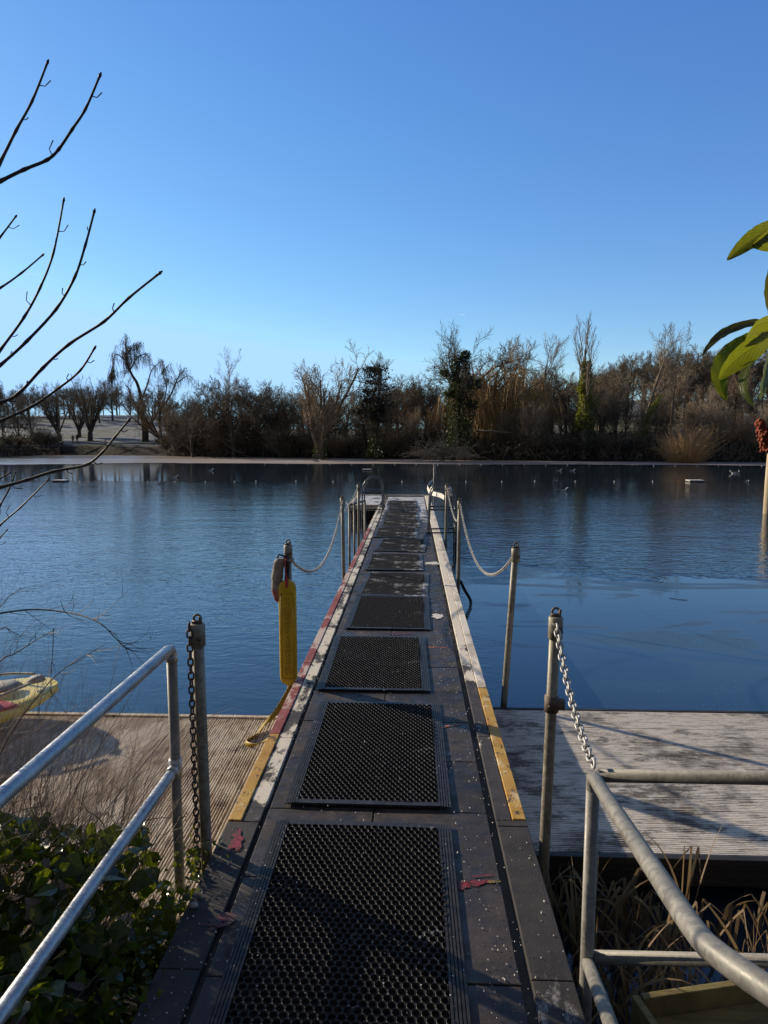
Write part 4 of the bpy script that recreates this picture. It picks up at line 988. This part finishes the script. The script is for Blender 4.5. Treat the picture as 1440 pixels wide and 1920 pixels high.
KINDS = {
 'oak':   dict(seg=[5,6,5,4,3], wob=[.06,.17,.22,.25,.25], up=[.02,.03,.03,.03,.02], tap=[.6,.35,.3,.4,.5], num=[9,9,8,6], st=[.35,.25,.2,.1], ang=[.85,.8,.8,.7], len=[.85,.55,.5,.5], rr=[.55,.45,.5,.6], rmin=.012, tl=2, L=4.6, r=.21),
 'tall':  dict(seg=[8,5,4,4,3], wob=[.05,.12,.18,.22,.25], up=[.04,.09,.06,.04,.02], tap=[.2,.3,.35,.4,.5], num=[20,8,6,4], st=[.25,.2,.15,.1], ang=[.6,.6,.65,.7], len=[.36,.5,.5,.5], rr=[.4,.5,.5,.6], rmin=.013, tl=1, L=9.2, r=.17),
 'multi': dict(seg=[3,8,5,4,3], wob=[.05,.06,.13,.2,.25], up=[0,.06,.06,.05,.02], tap=[.9,.25,.35,.4,.5], num=[13,8,5,4], st=[.7,.25,.15,.1], ang=[.42,.45,.55,.6], len=[5.0,.32,.5,.5], rr=[.42,.45,.5,.6], rmin=.013, tl=1, L=1.5, r=.34),
 'thicket': dict(seg=[5,6,5,4,3], wob=[.07,.11,.18,.24,.28], up=[.05,.09,.07,.04,.02], tap=[.5,.3,.35,.4,.5], num=[13,9,6,5], st=[.12,.15,.15,.1], ang=[.6,.65,.7,.7], len=[.72,.5,.5,.5], rr=[.5,.5,.5,.6], rmin=.013, tl=1, L=5.6, r=.17),
 'spire': dict(seg=[8,8,6,4], wob=[.03,.07,.15,.25], up=[.04,.09,.06,.03], tap=[.3,.2,.3,.5], num=[9,12,6], st=[.35,.2,.2], ang=[.28,.38,.5], len=[.55,.3,.45], rr=[.5,.4,.5], rmin=.013, tl=1, L=9.0, r=.22),
 'slim': dict(seg=[8,5,4,4,3], wob=[.04,.1,.16,.22,.25], up=[.05,.09,.06,.04,.02], tap=[.2,.3,.35,.4,.5], num=[15,6,4,3], st=[.3,.2,.15,.1], ang=[.45,.5,.6,.7], len=[.36,.45,.45,.5], rr=[.4,.5,.5,.6], rmin=.010, tl=1, L=9.2, r=.12),
 'broad': dict(seg=[4,7,6,4,3], wob=[.03,.09,.16,.22,.25], up=[.02,.06,.05,.03,.02], tap=[.75,.3,.3,.4,.5], num=[7,11,7,5], st=[.45,.2,.15,.1], ang=[.42,.6,.7,.7], len=[2.0,.45,.45,.5], rr=[.6,.42,.5,.6], rmin=.011, tl=2, L=2.6, r=.26),
 'snag':  dict(seg=[8,7,5,3], wob=[.07,.15,.22,.3], up=[.03,.08,.06,.03], tap=[.25,.2,.3,.5], num=[11,10,8], st=[.35,.2,.2], ang=[.5,.6,.7], len=[.5,.4,.45], rr=[.5,.45,.5], rmin=.014, tl=1, L=9.0, r=.24),
}
def mk_tree(name, kind, label, tw='twig', bk='bark', lean=(0,0), group=None, extra=None):
    T, C = MB(), MB(); P = KINDS[kind]
    grow(T, C, (0, 0, -.3), (lean[0], lean[1], 1), P['L'], P['r'], 0, P)
    o = thing(name, label, 'tree', (0,0,0), group)
    T.build('trunk', M[bk], o, smooth=True); C.build('crown', M[tw], o)
    o['_h'] = max(v[2] for v in C.v + T.v)
    if extra: extra(o, T)
    return o
def ivy(o, r0, r1, h0, h1, num, mat, bulge=.25, sz=.16, axis=None, lobes=()):
    mb = MB()
    for i in range(num):
        s = R.random(); z = h0 + (h1 - h0) * s; k = r0 + (r1 - r0) * s; k *= 1 + bulge * mnoise.noise(Vector((z * .9, 3, o['_h']))) + .35 * mnoise.noise(Vector((z * 2.2, R.random() * .3, 7)))
        a = R.random() * 2 * PI; rr = k * (R.random() ** .4)
        ax = axis(z) if axis else Vector((0, 0, 0))
        c = Vector((ax.x + rr * math.cos(a), ax.y + rr * math.sin(a), z)); L = sz * R.uniform(.6, 1.3)
        u = rv().normalized(); w = u.orthogonal().normalized(); mb.poly([c - u * L * .5, c + w * L * .35, c + u * L * .5, c - w * L * .35])
    for (lx, ly, lz, lr, nn) in lobes:
        for i in range(nn):
            q = rv(1).normalized() * lr * R.random() ** .4; c = Vector((lx, ly, lz)) + Vector((q.x, q.y, q.z * .8)); L = sz * R.uniform(.6, 1.3)
            u = rv().normalized(); w = u.orthogonal().normalized(); mb.poly([c - u * L * .5, c + w * L * .35, c + u * L * .5, c - w * L * .35])
    return mb.build('ivy', M[mat], o)
def hang(o, pts, num, L, r, mat, name='weeping_twigs', spread=.35):
    mb = MB()
    for i in range(num):
        p = R.choice(pts) + rv(spread); n = 5; l = L * R.uniform(.4, 1.15); d = Vector((R.uniform(-.25,.25), R.uniform(-.25,.25), -.1)); P = [p]
        for k in range(n): d = (d.normalized() * .8 + Vector((0, 0, -.55)) + rv(.12)); P.append(P[-1] + d.normalized() * l / n)
        mb.tube(P, [r, r, r * .9, r * .8, r * .7, r * .5], 3, caps=False)
    return mb.build(name, M[mat], o)
def place(o, px, top, D, base=None, sink=.1, lab=None, rot=None, wide=1):
    """stand a tree D metres out, its top at the height seen in the photograph"""
    x = at(px, 800, D).x; z = hgt_at(x, D) - sink
    zt = at(px, top, D).z; s = (zt - z) / o['_h']
    o.location = (x, D, z); o.scale = (s * wide, s * wide, s); o.rotation_euler = (0, 0, R.random() * 6.28 if rot is None else rot)
    if lab: o['label'] = lab
    return o
def inst(src, *a, **k): return place(copy_tree(src), *a, **k)

# distinct trees -------------------------------------------------
# tall weeping birch at the left
o = thing('weeping_tree', 'tall bare weeping tree with drooping dark tufts on the frosted left bank', 'tree'); T = MB()
limbs = []
def limb(P, r0, r1): 
    Q = smooth_path(P, 5); T.tube(Q, [r0 + (r1 - r0) * i / (len(Q) - 1) for i in range(len(Q))], 7, caps=False); return Q
l0 = limb([(0,0,-.4),(.1,0,1.2),(.0,0,3),(-.1,0,5),(-.5,0,6.6),(-1.1,0,7.6),(-1.6,0,8.9),(-1.7,.1,10.6),(-1.6,0,11.6)], .28, .06)
l1 = limb([(-.5,.1,6.4),(-.9,.1,7.0),(-1.5,.1,5.6)], .05, .02) 
l2 = limb([(.3,.2,-.4),(.4,.2,1),(.3,.2,2.2),(-.4,.1,3.4),(-1.2,0,4.8),(-1.5,0,6.0),(-1.9,0,6.4)], .2, .06)
l3 = limb([(-.1,0,4.6),(.7,0,6.4),(1.3,0,8.0),(2.3,0,8.9)], .12, .03)
l4 = limb([(-1.3,0,8),(-.4,0,9.4),(.6,0,9.8),(1.0,0,9.4)], .08, .03); l5 = limb([(-1.6,0,9),(-2.9,0,9.8),(-3.4,.2,8.4),(-3.7,.2,7.2)], .07, .02)
l6 = limb([(-1.65,0,9.6),(-1.0,.2,10.6),(-.2,.1,10.8)], .06, .02)
l7 = limb([(.2,0,1.0),(1.9,0,3.4),(3.4,0,5.2),(4.4,0,7.2),(5.2,0,8.1)], .16, .04); l8 = limb([(2.6,0,4.3),(3.0,0,6.2),(2.6,0,7.6),(2.8,0,8.6)], .08, .03); l9 = limb([(4.2,0,6.6),(5.6,0,7.4),(6.4,0,6.8)], .06, .02)
tuft = []
def side_limbs(Q, k, L):
    for _ in range(k):
        q = R.choice(Q); pts = twigline(T, q, (R.uniform(-1,1), R.uniform(-1,1), R.uniform(-.1,.9)), L * R.uniform(.5, 1.2), .035, 5, .3, -.06, 4, 2, .5, .8); tuft.extend(pts[2:])
side_limbs(l0[-16:], 20, 1.3); side_limbs(l4 + l6, 12, 1.0); side_limbs(l7[-12:] + l8, 18, 1.3); side_limbs(l3, 8, 1.0); side_limbs(l5[5:], 5, .7); side_limbs(l2[8:], 6, 1.2)
T.build('trunk', M['bark'], o, smooth=True); hang(o, tuft, 1000, .9, .015, 'twig', spread=.25)
hang(o, [Vector(p) for p in l0[-14:] + l4[4:] + l6 + l6 + l5[6:]], 330, 1.5, .016, 'twig'); hang(o, [Vector(p) for p in l7[-9:] + l8[-8:] + l9 + l3[-6:]], 220, 1.2, .016, 'twig'); hang(o, [Vector(p) for p in l5[-6:]], 120, 1.3, .02, 'twig')
o['_h'] = 11.9; place(o, 268, 628, 88, rot=0); o.scale.x *= .95
# broad bare tree in front centre-left
big = mk_tree('spreading_tree', 'broad', 'large spreading bare tree with forked trunk and wide open crown left of centre', 'twig_pale', 'bark_pale'); reg(big)
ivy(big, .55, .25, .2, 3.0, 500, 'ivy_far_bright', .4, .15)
place(big, 600, 640, 66.5, rot=1.0)
# alder with dark clumps
def clumps(o, T):
    mb = MB()
    for i in range(110):
        z = R.uniform(4.6, 10.2); a = R.random() * 6.28; rr = R.uniform(.2, 1.0) * (2.4 - .16 * (z - 4)); c = Vector((rr * math.cos(a), rr * math.sin(a), z))
        for k in range(34):
            q = c + Vector((R.gauss(0, .38), R.gauss(0, .38), R.gauss(0, .12))); L = R.uniform(.07, .17); u = rv().normalized(); w = u.orthogonal().normalized()
            mb.poly([q - u * L, q + w * L * .6, q + u * L, q - w * L * .6])
    mb.build('foliage', M['cone'], o)
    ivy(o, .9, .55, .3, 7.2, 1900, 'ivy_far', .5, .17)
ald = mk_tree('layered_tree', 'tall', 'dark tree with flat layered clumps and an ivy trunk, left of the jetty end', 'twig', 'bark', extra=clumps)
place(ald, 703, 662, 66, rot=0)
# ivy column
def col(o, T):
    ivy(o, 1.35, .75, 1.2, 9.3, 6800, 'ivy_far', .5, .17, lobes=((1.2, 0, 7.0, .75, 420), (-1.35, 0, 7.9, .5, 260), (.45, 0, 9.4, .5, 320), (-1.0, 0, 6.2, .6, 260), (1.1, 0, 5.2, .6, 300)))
ic = mk_tree('ivy_clad_tree', 'snag', 'thick dark column of ivy around a dead trunk behind the fallen branches', 'twig', 'bark', extra=col)
ic['_h'] = 10.0; place(ic, 862, 652, 64.5, rot=0)
o = mk_tree('spreading_tree', 'oak', 'round-crowned bare tree rising behind the ivy column', 'twig', 'bark'); place(o, 893, 632, 76)
# golden weeping willow
o = thing('golden_willow', 'broad golden brown weeping willow right of the ivy column', 'tree'); T = MB()
tips = []
for k in range(11):
    a = -1.4 + k * .29; L = R.uniform(3.0, 5.0); q = limb([(0,0,-.3),(.1,0,1.6),(.1 + .3*math.sin(a),0,2.6),(1.5*math.sin(a), R.uniform(-1,1), 3.4 + .8*math.cos(a)),(L*math.sin(a)*.8, R.uniform(-2,2), 4.6 + 2.2*math.cos(a)),(L*math.sin(a)*1.15, R.uniform(-2.4,2.4), 4.8 + 2.4*math.cos(a))], .30 if k == 5 else .15, .03); tips += q[8:]
T.build('trunk', M['bark'], o, smooth=True); hang(o, [Vector(t_) for t_ in tips], 2600, 3.4, .019, 'twig_gold', spread=.8)
o['_h'] = 8.2; place(o, 930, 668, 69, rot=.3); o.scale = (o.scale.x * .95,) * 3
pol = mk_tree('pollard_tree', 'snag', 'left of two bare pollard trunks above the willow', 'twig_pale', 'bark_pale'); reg(pol); place(pol, 982, 628, 71, rot=1)
inst(pol, 1016, 622, 74, lab='right of two bare pollard trunks above the willow', rot=2.5)
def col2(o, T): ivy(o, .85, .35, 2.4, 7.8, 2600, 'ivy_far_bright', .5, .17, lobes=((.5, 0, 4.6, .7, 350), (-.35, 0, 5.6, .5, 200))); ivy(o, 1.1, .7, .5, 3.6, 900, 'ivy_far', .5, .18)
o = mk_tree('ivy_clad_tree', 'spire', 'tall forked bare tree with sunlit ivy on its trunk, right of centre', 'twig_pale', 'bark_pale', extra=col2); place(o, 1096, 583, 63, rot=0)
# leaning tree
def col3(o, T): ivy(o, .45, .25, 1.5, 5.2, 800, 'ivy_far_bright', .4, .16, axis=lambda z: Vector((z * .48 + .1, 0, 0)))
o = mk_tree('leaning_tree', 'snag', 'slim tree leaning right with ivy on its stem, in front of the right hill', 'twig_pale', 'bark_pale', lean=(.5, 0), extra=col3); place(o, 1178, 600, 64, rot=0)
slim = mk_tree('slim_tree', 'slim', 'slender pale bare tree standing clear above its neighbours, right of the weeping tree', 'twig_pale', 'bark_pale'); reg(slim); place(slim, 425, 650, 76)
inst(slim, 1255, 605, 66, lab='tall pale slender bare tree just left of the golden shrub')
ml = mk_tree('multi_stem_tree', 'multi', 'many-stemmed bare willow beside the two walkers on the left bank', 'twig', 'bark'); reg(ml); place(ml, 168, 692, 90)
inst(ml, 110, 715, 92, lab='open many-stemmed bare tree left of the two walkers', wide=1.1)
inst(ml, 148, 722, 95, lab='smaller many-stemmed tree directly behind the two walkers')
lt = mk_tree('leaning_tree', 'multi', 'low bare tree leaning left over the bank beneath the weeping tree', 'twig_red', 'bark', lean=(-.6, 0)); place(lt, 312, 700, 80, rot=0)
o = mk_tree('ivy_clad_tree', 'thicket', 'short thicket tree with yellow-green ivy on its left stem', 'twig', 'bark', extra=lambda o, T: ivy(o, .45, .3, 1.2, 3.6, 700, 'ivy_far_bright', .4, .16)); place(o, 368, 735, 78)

# woodland fillers ------------------------------------------------
oaks = [big] ; prot = []
for i in range(3):
    o = mk_tree('bare_tree', 'oak', '', 'twig', 'bark'); prot.append(('oak', o))
for i in range(2):
    o = mk_tree('bare_tree', 'tall', '', 'twig_red', 'bark'); prot.append(('tall', o))
for i in range(3):
    o = mk_tree('bare_tree', 'thicket', '', 'twig_red' if i == 1 else 'twig', 'bark'); prot.append(('thicket', o))
for i in range(1):
    o = mk_tree('bare_tree', 'thicket', '', 'twig_pale', 'bark_pale'); prot.append(('pale', o))
for _, o in prot: reg(o)
used = set()
def filler(kinds, px, top, D, label, group):
    c = [o for k, o in prot if k in kinds]; src = R.choice(c)
    if src.name not in used: used.add(src.name); o = place(src, px, top, D)
    else: o = inst(src, px, top, D)
    tag(o, label, 'tree', group); return o
def line(pxs, tops, f):   # skyline interpolation
    for (a, ta), (b, tb_) in zip(tops, tops[1:]):
        if a <= pxs <= b: return ta + (tb_ - ta) * (pxs - a) / (b - a)
    return tops[-1][1]
sk = [(-160,715),(0,712),(60,715),(120,718),(200,712),(240,722),(330,720),(345,722),(450,705),(500,706),(560,716),(640,742),(740,695),(760,682),(800,690),(840,712),(960,695),(1010,680),(1060,700),(1100,700),(1130,672),(1180,650),(1230,645),(1300,640),(1340,648),(1440,640),(1640,640)]
for i in range(44):   # park trees on the left hill
    px = -160 + i * 10.5 + R.uniform(-6, 6)
    filler(('oak', 'oak', 'tall'), px, line(px, sk, 0) + R.uniform(-4, 16), R.uniform(112, 150), 'small bare park tree on the skyline of the frosted left hill', 'trees on the left hill skyline')
for i in range(9):
    px = -120 + i * 26 + R.uniform(-6, 6); 
    if 60 < px < 200: continue
    filler(('thicket',), px, 748 + R.uniform(-15, 15), R.uniform(86, 98), 'low bare tree near the water on the far left bank', 'low trees on the left bank')
for i in range(66):   # middle wood
    px = 320 + i * 12.4 + R.uniform(-9, 9)
    filler(('tall', 'oak', 'tall') if i % 2 == 0 else ('thicket', 'pale'), px, line(px, sk, 0) + (R.uniform(-8, 16) if i % 2 == 0 else R.uniform(20, 62)), R.uniform(72, 90), 'bare woodland tree in the dense middle wood behind the bank', 'woodland trees behind the middle bank')
for i in range(26):
    px = 330 + i * 44 + R.uniform(-12, 12)
    filler(('thicket', 'thicket', 'pale'), px, 752 + R.uniform(-20, 16), max(shore(at(px, 800, 66).x) + 3, 64) + R.uniform(0, 5), 'low bare tree crowding the front of the far bank', 'low trees at the front of the far bank')
for i in range(48):   # ridge on the right
    px = 1080 + i * 11 + R.uniform(-8, 8)
    filler(('oak', 'tall', 'oak'), px, line(px, sk, 0) + R.uniform(0, 16), R.uniform(98, 118), 'bare tree in the close wood along the right-hand ridge', 'trees along the right ridge')
for i in range(20):
    px = 1100 + i * 27 + R.uniform(-9, 9)
    filler(('thicket', 'pale'), px, 700 + R.uniform(-22, 30), R.uniform(76, 92), 'bare tree on the slope below the right-hand ridge', 'trees on the right slope')

# shrubs -----------------------------------------------------------
def mk_shrub(name, label, tw, num, L, spread, subs=3, r=.016, grav=-.015):
    C = MB()
    for i in range(num):
        a = R.random() * 6.28; k = R.random() ** .5 * spread
        twigline(C, (R.uniform(-.3,.3), R.uniform(-.3,.3), -.1), (k * math.cos(a), k * math.sin(a), 1), L * R.choice([1, 1, .8, .6]) * R.uniform(.6, 1.1), r, 6, .12, grav, 3, subs, .42, .6)
    o = thing(name, label, 'shrub'); C.build('twigs', M[tw], o); o['_h'] = max(v[2] for v in C.v); return o
gs = mk_shrub('golden_shrub', 'rounded golden brown dogwood-like shrub at the water edge on the right', 'twig_gold_sunlit', 520, 3.3, .75, 5, .014)
place(gs, 1290, 774, 59.2, rot=0)
g2 = mk_shrub('golden_shrub', 'thin upright reddish shrub right of the big golden one', 'twig_red', 160, 3.6, .45, 4); place(g2, 1385, 735, 64)
shr = [mk_shrub('bare_shrub', '', tw, 210, 2.5, sp_, 4, .017) for tw, sp_ in (('twig', 1.1), ('twig_red', .8), ('twig_pale', .9), ('twig', .7))]
for s in shr: reg(s)
us = set()
for i in range(86):
    px = -60 + i * 18.6 + R.uniform(-8, 8)
    if 235 < px < 300: continue
    if 110 < px <= 235: continue
    x = at(px, 850, 66).x; D = shore(at(px, 850, shore(x)).x) + 1.6 + R.uniform(0, 4)
    s = shr[i % 4]
    if s.name in us: s = copy_tree(s)
    else: us.add(s.name)
    place(s, px, 806 + R.uniform(-26, 14), D); s.scale.x *= 1.25; s.scale.y *= 1.2
    tag(s, 'tangled bare shrub, one of many along the waterline of the far bank', 'shrub', 'bare shrubs along the far bank')
# dark undergrowth mass
mb = MB()
for i in range(10500):
    px = R.uniform(-40, 1520)
    if 205 < px < 308 or (118 < px < 210): 
        continue
    D0 = shore(at(px, 850, 64).x); D0 = shore(at(px, 850, D0).x)
    D = D0 + .9 + 6 * R.random() ** 1.3; x = at(px, 800, D).x; g0 = hgt_at(x, D)
    hh = (1.2 + 1.3 * mnoise.noise(Vector((px * .02, D * .2, 0))) + .3 * (D - D0)) * (.55 if px < 300 else 1)
    c = Vector((x, D, g0 + max(.0, hh) * R.random() ** 1.1 * .85)); L = R.uniform(.08, .22); u = rv().normalized(); w = u.orthogonal().normalized()
    mb.poly([c - u * L, c + w * L * .55, c + u * L, c - w * L * .55])
tag(mb.build('undergrowth', M['under']), 'dark mass of undergrowth and ivy along the foot of the far bank', 'undergrowth', kind='stuff')
mb = MB()
for i in range(9000):
    px = R.uniform(-60, 1520)
    if 110 < px < 300: continue
    D = shore(at(px, 850, 66).x) + R.uniform(.6, 9); x = at(px, 800, D).x; g0 = hgt_at(x, D); d = Vector((R.uniform(-.7,.7), R.uniform(-.4,.4), R.uniform(.2, 1)))
    P = [Vector((x, D, g0 + R.uniform(0, .8)))]; l = R.uniform(.4, 1.3)
    for k in range(4): d = d.normalized() + rv(.28) + Vector((0,0,-.06)); P.append(P[-1] + d.normalized() * l / 4)
    mb.tube(P, [.016, .014, .012, .010, .007], 3, R.choice([0, 0, 0, 1, 2]), caps=False)
tag(mb.build('brushwood', [M['twig'], M['twig_pale'], M['twig_red']]), 'fine tangle of brushwood covering the far bank', 'brushwood', kind='stuff')
# evergreen mass
mb = MB()
for (cx, cy, r, D) in ((330,800,30,74),(420,795,34,74),(385,815,30,72),(480,812,40,72),(300,828,18,77),(42,800,20,97),(540,822,34,70),(1090,838,30,62),(1230,795,26,68),(1400,765,30,72),(1180,835,30,62)):
    c0 = at(cx, cy, D); rr = r / F * D * .55
    for k in range(int(rr * rr * 120)):
        q = rv(1).normalized() * rr * R.random() ** .45; c = c0 + Vector((q.x * 1.3, q.y, q.z * .75)); c.z = max(c.z, hgt_at(c.x, c.y)); L = R.uniform(.1, .2); u = rv().normalized(); w = u.orthogonal().normalized()
        mb.poly([c - u * L, c + w * L * .6, c + u * L, c - w * L * .6])
tag(mb.build('evergreen_scrub', M['under']), 'dark evergreen scrub massed among the bare trees', 'scrub', kind='stuff')
# fallen branches
fb = thing('fallen_branches', 'pale heap of fallen branches dipping into the ice below the ivy column', 'fallen branch', at(840, 845, 62)); T = MB(); O = Vector(fb.location)
fb.location.z = 0; O = Vector(fb.location)
for i in range(150):
    px = R.gauss(835, 28); a = at(px, 0, 62.5); a = Vector((a.x, 62.5 + R.uniform(-1.2, .8), R.uniform(-.3, .9) * (1 - abs(px - 835) / 90)))
    d = Vector((R.uniform(-1, 1.3), R.uniform(-.5, .3), R.uniform(-.15, .65)))
    twigline(T, a - O, d, R.uniform(.7, 2.6), R.uniform(.02, .045), 7, .17, -.05, 4, 4, .4, .7)
T.build('branches', M['twig_pale'], fb)
lg = MB(); a, b = at(892, 808, 65), at(962, 812, 65); lg.tube([a, a.lerp(b, .5) + Vector((0, 0, .05)), b], [.12, .10, .05], 8); tag(lg.build('fallen_log', M['bark_pale'], smooth=True), 'pale fallen log beneath the golden willow', 'log')
lg = MB(); a, b = at(392, 790, 72), at(455, 850, 71); lg.tube(smooth_path([a, at(405, 815, 72), at(430, 838, 71.5), b], 4), .03, 6); tag(lg.build('fallen_branch', M['bark_pale'], smooth=True), 'thin pale curved branch hanging down the dark left bank', 'branch')

# left bank revetment and fence
rv_ = thing('bank_fence', 'low dark timber fence and boarding on the far left bank', 'fence', (0,0,0)); mb = MB(); pb = MB(); 
for i in range(14):
    px = -90 + i * 16; D = shore(at(px, 850, 80).x); D = shore(at(px, 850, D).x) + 1.0; p0 = at(px, 850, D); px2 = px + 16; D2 = shore(at(px2, 850, D).x) + 1.0; p1 = at(px2, 850, D2)
    for z0, z1 in ((WZ - .1, .14),): mb.poly([(p0.x, p0.y, z0), (p1.x, p1.y, z0), (p1.x, p1.y, z1), (p0.x, p0.y, z1)]); mb.poly([(p0.x, p0.y, z1), (p1.x, p1.y, z1), (p1.x, p1.y + .5, z1), (p0.x, p0.y + .5, z1)])
    pb.tube([(p0.x, p0.y + .3, 0), (p0.x, p0.y + .3, .82)], .035, 6); pb.tube([(p0.x, p0.y + .3, .78), (p1.x, p1.y + .3, .78)], .022, 6, caps=False); pb.tube([(p0.x, p0.y + .3, .45), (p1.x, p1.y + .3, .45)], .018, 6, caps=False)
mb.build('boarding', M['dark_timber'], rv_); pb.build('rails', M['dark_timber'], rv_)

# ------------------------------------------------------------------ floats, buoys, gulls, walkers
bu = MB(); rows = []
for i in range(9): a = PI * i / 8; rows.append([Vector((.036 * math.sin(a) * math.cos(b), .036 * math.sin(a) * math.sin(b), .008 + .034 * math.cos(a))) for b in [k * PI / 5 for k in range(10)]])
bu.grid(rows, 0, True); bu.tube([(0,0,.035),(0,0,.055)], [.01, .008], 6)
b0 = bu.build('buoy', M['buoy'], smooth=True); first = True
for px in [150,213,277,328,385,440,480,555,625,688,754,874,941,1003,1079,1152,1224,1400]:
    o = b0 if first else b0.copy()
    if not first: COL.objects.link(o)
    first = False; q = gp(px, 903 + R.uniform(-.5, .5), WZ); o.location = (q.x, q.y, WZ + R.uniform(-.01, .01)); tag(o, 'small pale buoy in the nearer rope line across the pond', 'buoy', 'buoys of the nearer line')
for i in range(24):
    px = 497 + i * 40.5; q = gp(px, 868.5 + (px / 1440) * 5.6, WZ); o = b0.copy(); COL.objects.link(o); o.location = (q.x, q.y, WZ + .02)
    tag(o, 'tiny pale buoy along the edge of the far ice', 'buoy', 'buoys at the ice edge')
def pontoon(px, py, wpx, label):
    q = gp(px, py, WZ); D = q.y; w = wpx / F * D / 2; o = thing('pontoon', label, 'float', (q.x, q.y, WZ), 'white floating pontoons'); mb = MB()
    mb.box(-w, w, -w * .8, w * .8, .03, .09); mb.build('deck_board', M['pontoon'], o, bevel=.02)
    
    for s_ in (-.9, .5): mb = MB(); mb.box(w * s_, w * (s_ + .4), -w * .7, w * .7, -.1, .028); mb.build('float_tank', M['dark_timber'], o)
pontoon(1303, 903, 27, 'white floating pontoon near the right side of the pond'); pontoon(688, 882, 16, 'small white pontoon left of the jetty end'); pontoon(114, 903, 25, 'low white pontoon on the left side of the pond'); pontoon(615, 857, 12, 'tiny white pontoon frozen into the far ice')
q = gp(814, 906, WZ)
def gull():
    o = thing('gull', '', 'gull', (0,0,0), 'gulls resting on the pond')
    mb = MB(); rows = []
    prof = [(-.24, .004, .10), (-.18, .018, .095), (-.10, .045, .075), (0, .065, .05), (.09, .058, .055), (.14, .036, .09), (.165, .028, .13), (.19, .034, .165), (.225, .028, .172), (.245, .010, .166)]
    for x, r, z in prof: rows.append([Vector((x, r * .85 * math.cos(a), z + r * math.sin(a))) for a in [k * PI / 6 for k in range(12)]])
    mb.grid(rows, 0, True); mb.poly(rows[0][::-1]); mb.poly(rows[-1]); mb.build('body', M['gull'], o, smooth=True)
    mb = MB(); mb.tube([(.24, 0, .166), (.29, 0, .158)], [.009, .002], 6); mb.build('beak', M['beak'], o)
    for s in (-1, 1):
        mb = MB(); rows = []
        for i in range(8):
            t_ = i / 7; x = .09 - .40 * t_; w = .03 * math.sin(PI * min(1, t_ * .9 + .1)) + .003
            rows.append([Vector((x, s * (.052 - .04 * t_), .075 + .03 * t_ - w)), Vector((x, s * (.062 - .045 * t_), .085 + .03 * t_)), Vector((x, s * (.045 - .035 * t_), .085 + .03 * t_ + w))])
        mb.grid(rows); mb.build('wing', M['board_grey'], o, smooth=True)
    return o
g0 = gull(); reg(g0); first = True
for px, py, rz, sc, lab in ((1055, 921, .2, 1.0, 'white gull floating between the right posts and the pontoon'), (1377, 888, 2.6, 1.1, 'left of a pair of gulls near the right edge'), (1384, 887, .9, 1.0, 'right of a pair of gulls near the right edge'), (1400, 904, .4, .7, 'small gull by itself close to the right edge'),
    (301, 908, 3.0, 1.0, 'white gull on the rippled water at left'), (326, 896, .3, 1.0, 'gull beside the buoy line at left'), (594, 866, .1, 1.5, 'white gull at the edge of the far ice left of centre'), (814, 880, 1.3, 1.4, 'gull beyond the far end of the jetty'), (395, 883, 1, 1.0, 'distant gull on the dark still water at left'), (1048, 883, 0, .8, 'left of two distant gulls on the dark water right of the jetty'), (1073, 883, 0, .8, 'right of two distant gulls on the dark water right of the jetty')):
    o = g0 if first else copy_tree(g0); first = False
    q = gp(px, py, WZ); o.location = (q.x, q.y, WZ - .03); o.rotation_euler = (0, 0, rz); o.scale = (sc,) * 3; o['label'] = lab
def person(px, D, hgt, lab, stride, turn):
    x = at(px, 830, D).x; z = hgt_at(x, D); k = hgt / 1.75
    J = [(0,0,.95,.15),(0,0,1.2,.16),(0,0,1.42,.15),(0,0,1.52,.06),(0,.01,1.60,.09),(0,.01,1.72,.085),
         (.10,0,.86,.10),(.11,stride*.10,.48,.07),(.11,-stride*.02,.09,.05),(.11,stride*.12,.04,.045),(-.10,0,.86,.10),(-.11,-stride*.08,.48,.07),(-.11,-stride*.25,.10,.05),(-.11,-stride*.12,.04,.045),
         (.21,0,1.40,.065),(.27,.02,1.12,.055),(.25,.12,.90,.045),(-.21,0,1.40,.065),(-.27,.0,1.12,.055),(-.24,.10,.90,.045)]
    E_ = [(0,1),(1,2),(2,3),(3,4),(4,5),(0,6),(6,7),(7,8),(8,9),(0,10),(10,11),(11,12),(12,13),(2,14),(14,15),(15,16),(2,17),(17,18),(18,19)]
    me = bpy.data.meshes.new('person'); me.from_pydata([j[:3] for j in J], E_, []); o = bpy.data.objects.new('person', me); COL.objects.link(o)
    s = o.modifiers.new('skin', 'SKIN'); 
    for i, j in enumerate(J): me.skin_vertices[0].data[i].radius = (j[3], j[3] * .8)
    me.skin_vertices[0].data[0].use_root = True
    ss = o.modifiers.new('sub', 'SUBSURF'); ss.levels = 1; ss.render_levels = 1
    me.materials.append(M['coat']); o.location = (x, D, z); o.scale = (k,) * 3; o.rotation_euler = (0, 0, turn)
    return tag(o, lab, 'person', None)
person(137, 86.2, 1.2, 'person in dark clothes walking on the left bank, left of the two', 1, .6)
person(145, 86.5, 1.28, 'person in a dark coat just right of the other walker on the left bank', .6, .3)
for px, py, w, D, lab in ((866, 590, 9, 3000, 'short white vapour trail right of centre low in the sky'), (55, 513, 26, 3000, 'thin white vapour trail behind the sapling shoots at left'), (62, 588, 22, 3000, 'faint low vapour trail behind the sapling shoots at left')):
    a, b = at(px - w, py - w * .06, D), at(px + w, py + w * .08, D); n = Vector((0, 0, 1.5)); m_ = (a + b) / 2; mb = MB(); mb.poly([a, m_ - n, b, m_ + n])
    tag(mb.build('vapour_trail', M['contrail_glow']), lab, 'vapour trail')
for o in bpy.data.objects:
    if '_h' in o.keys(): del o['_h']
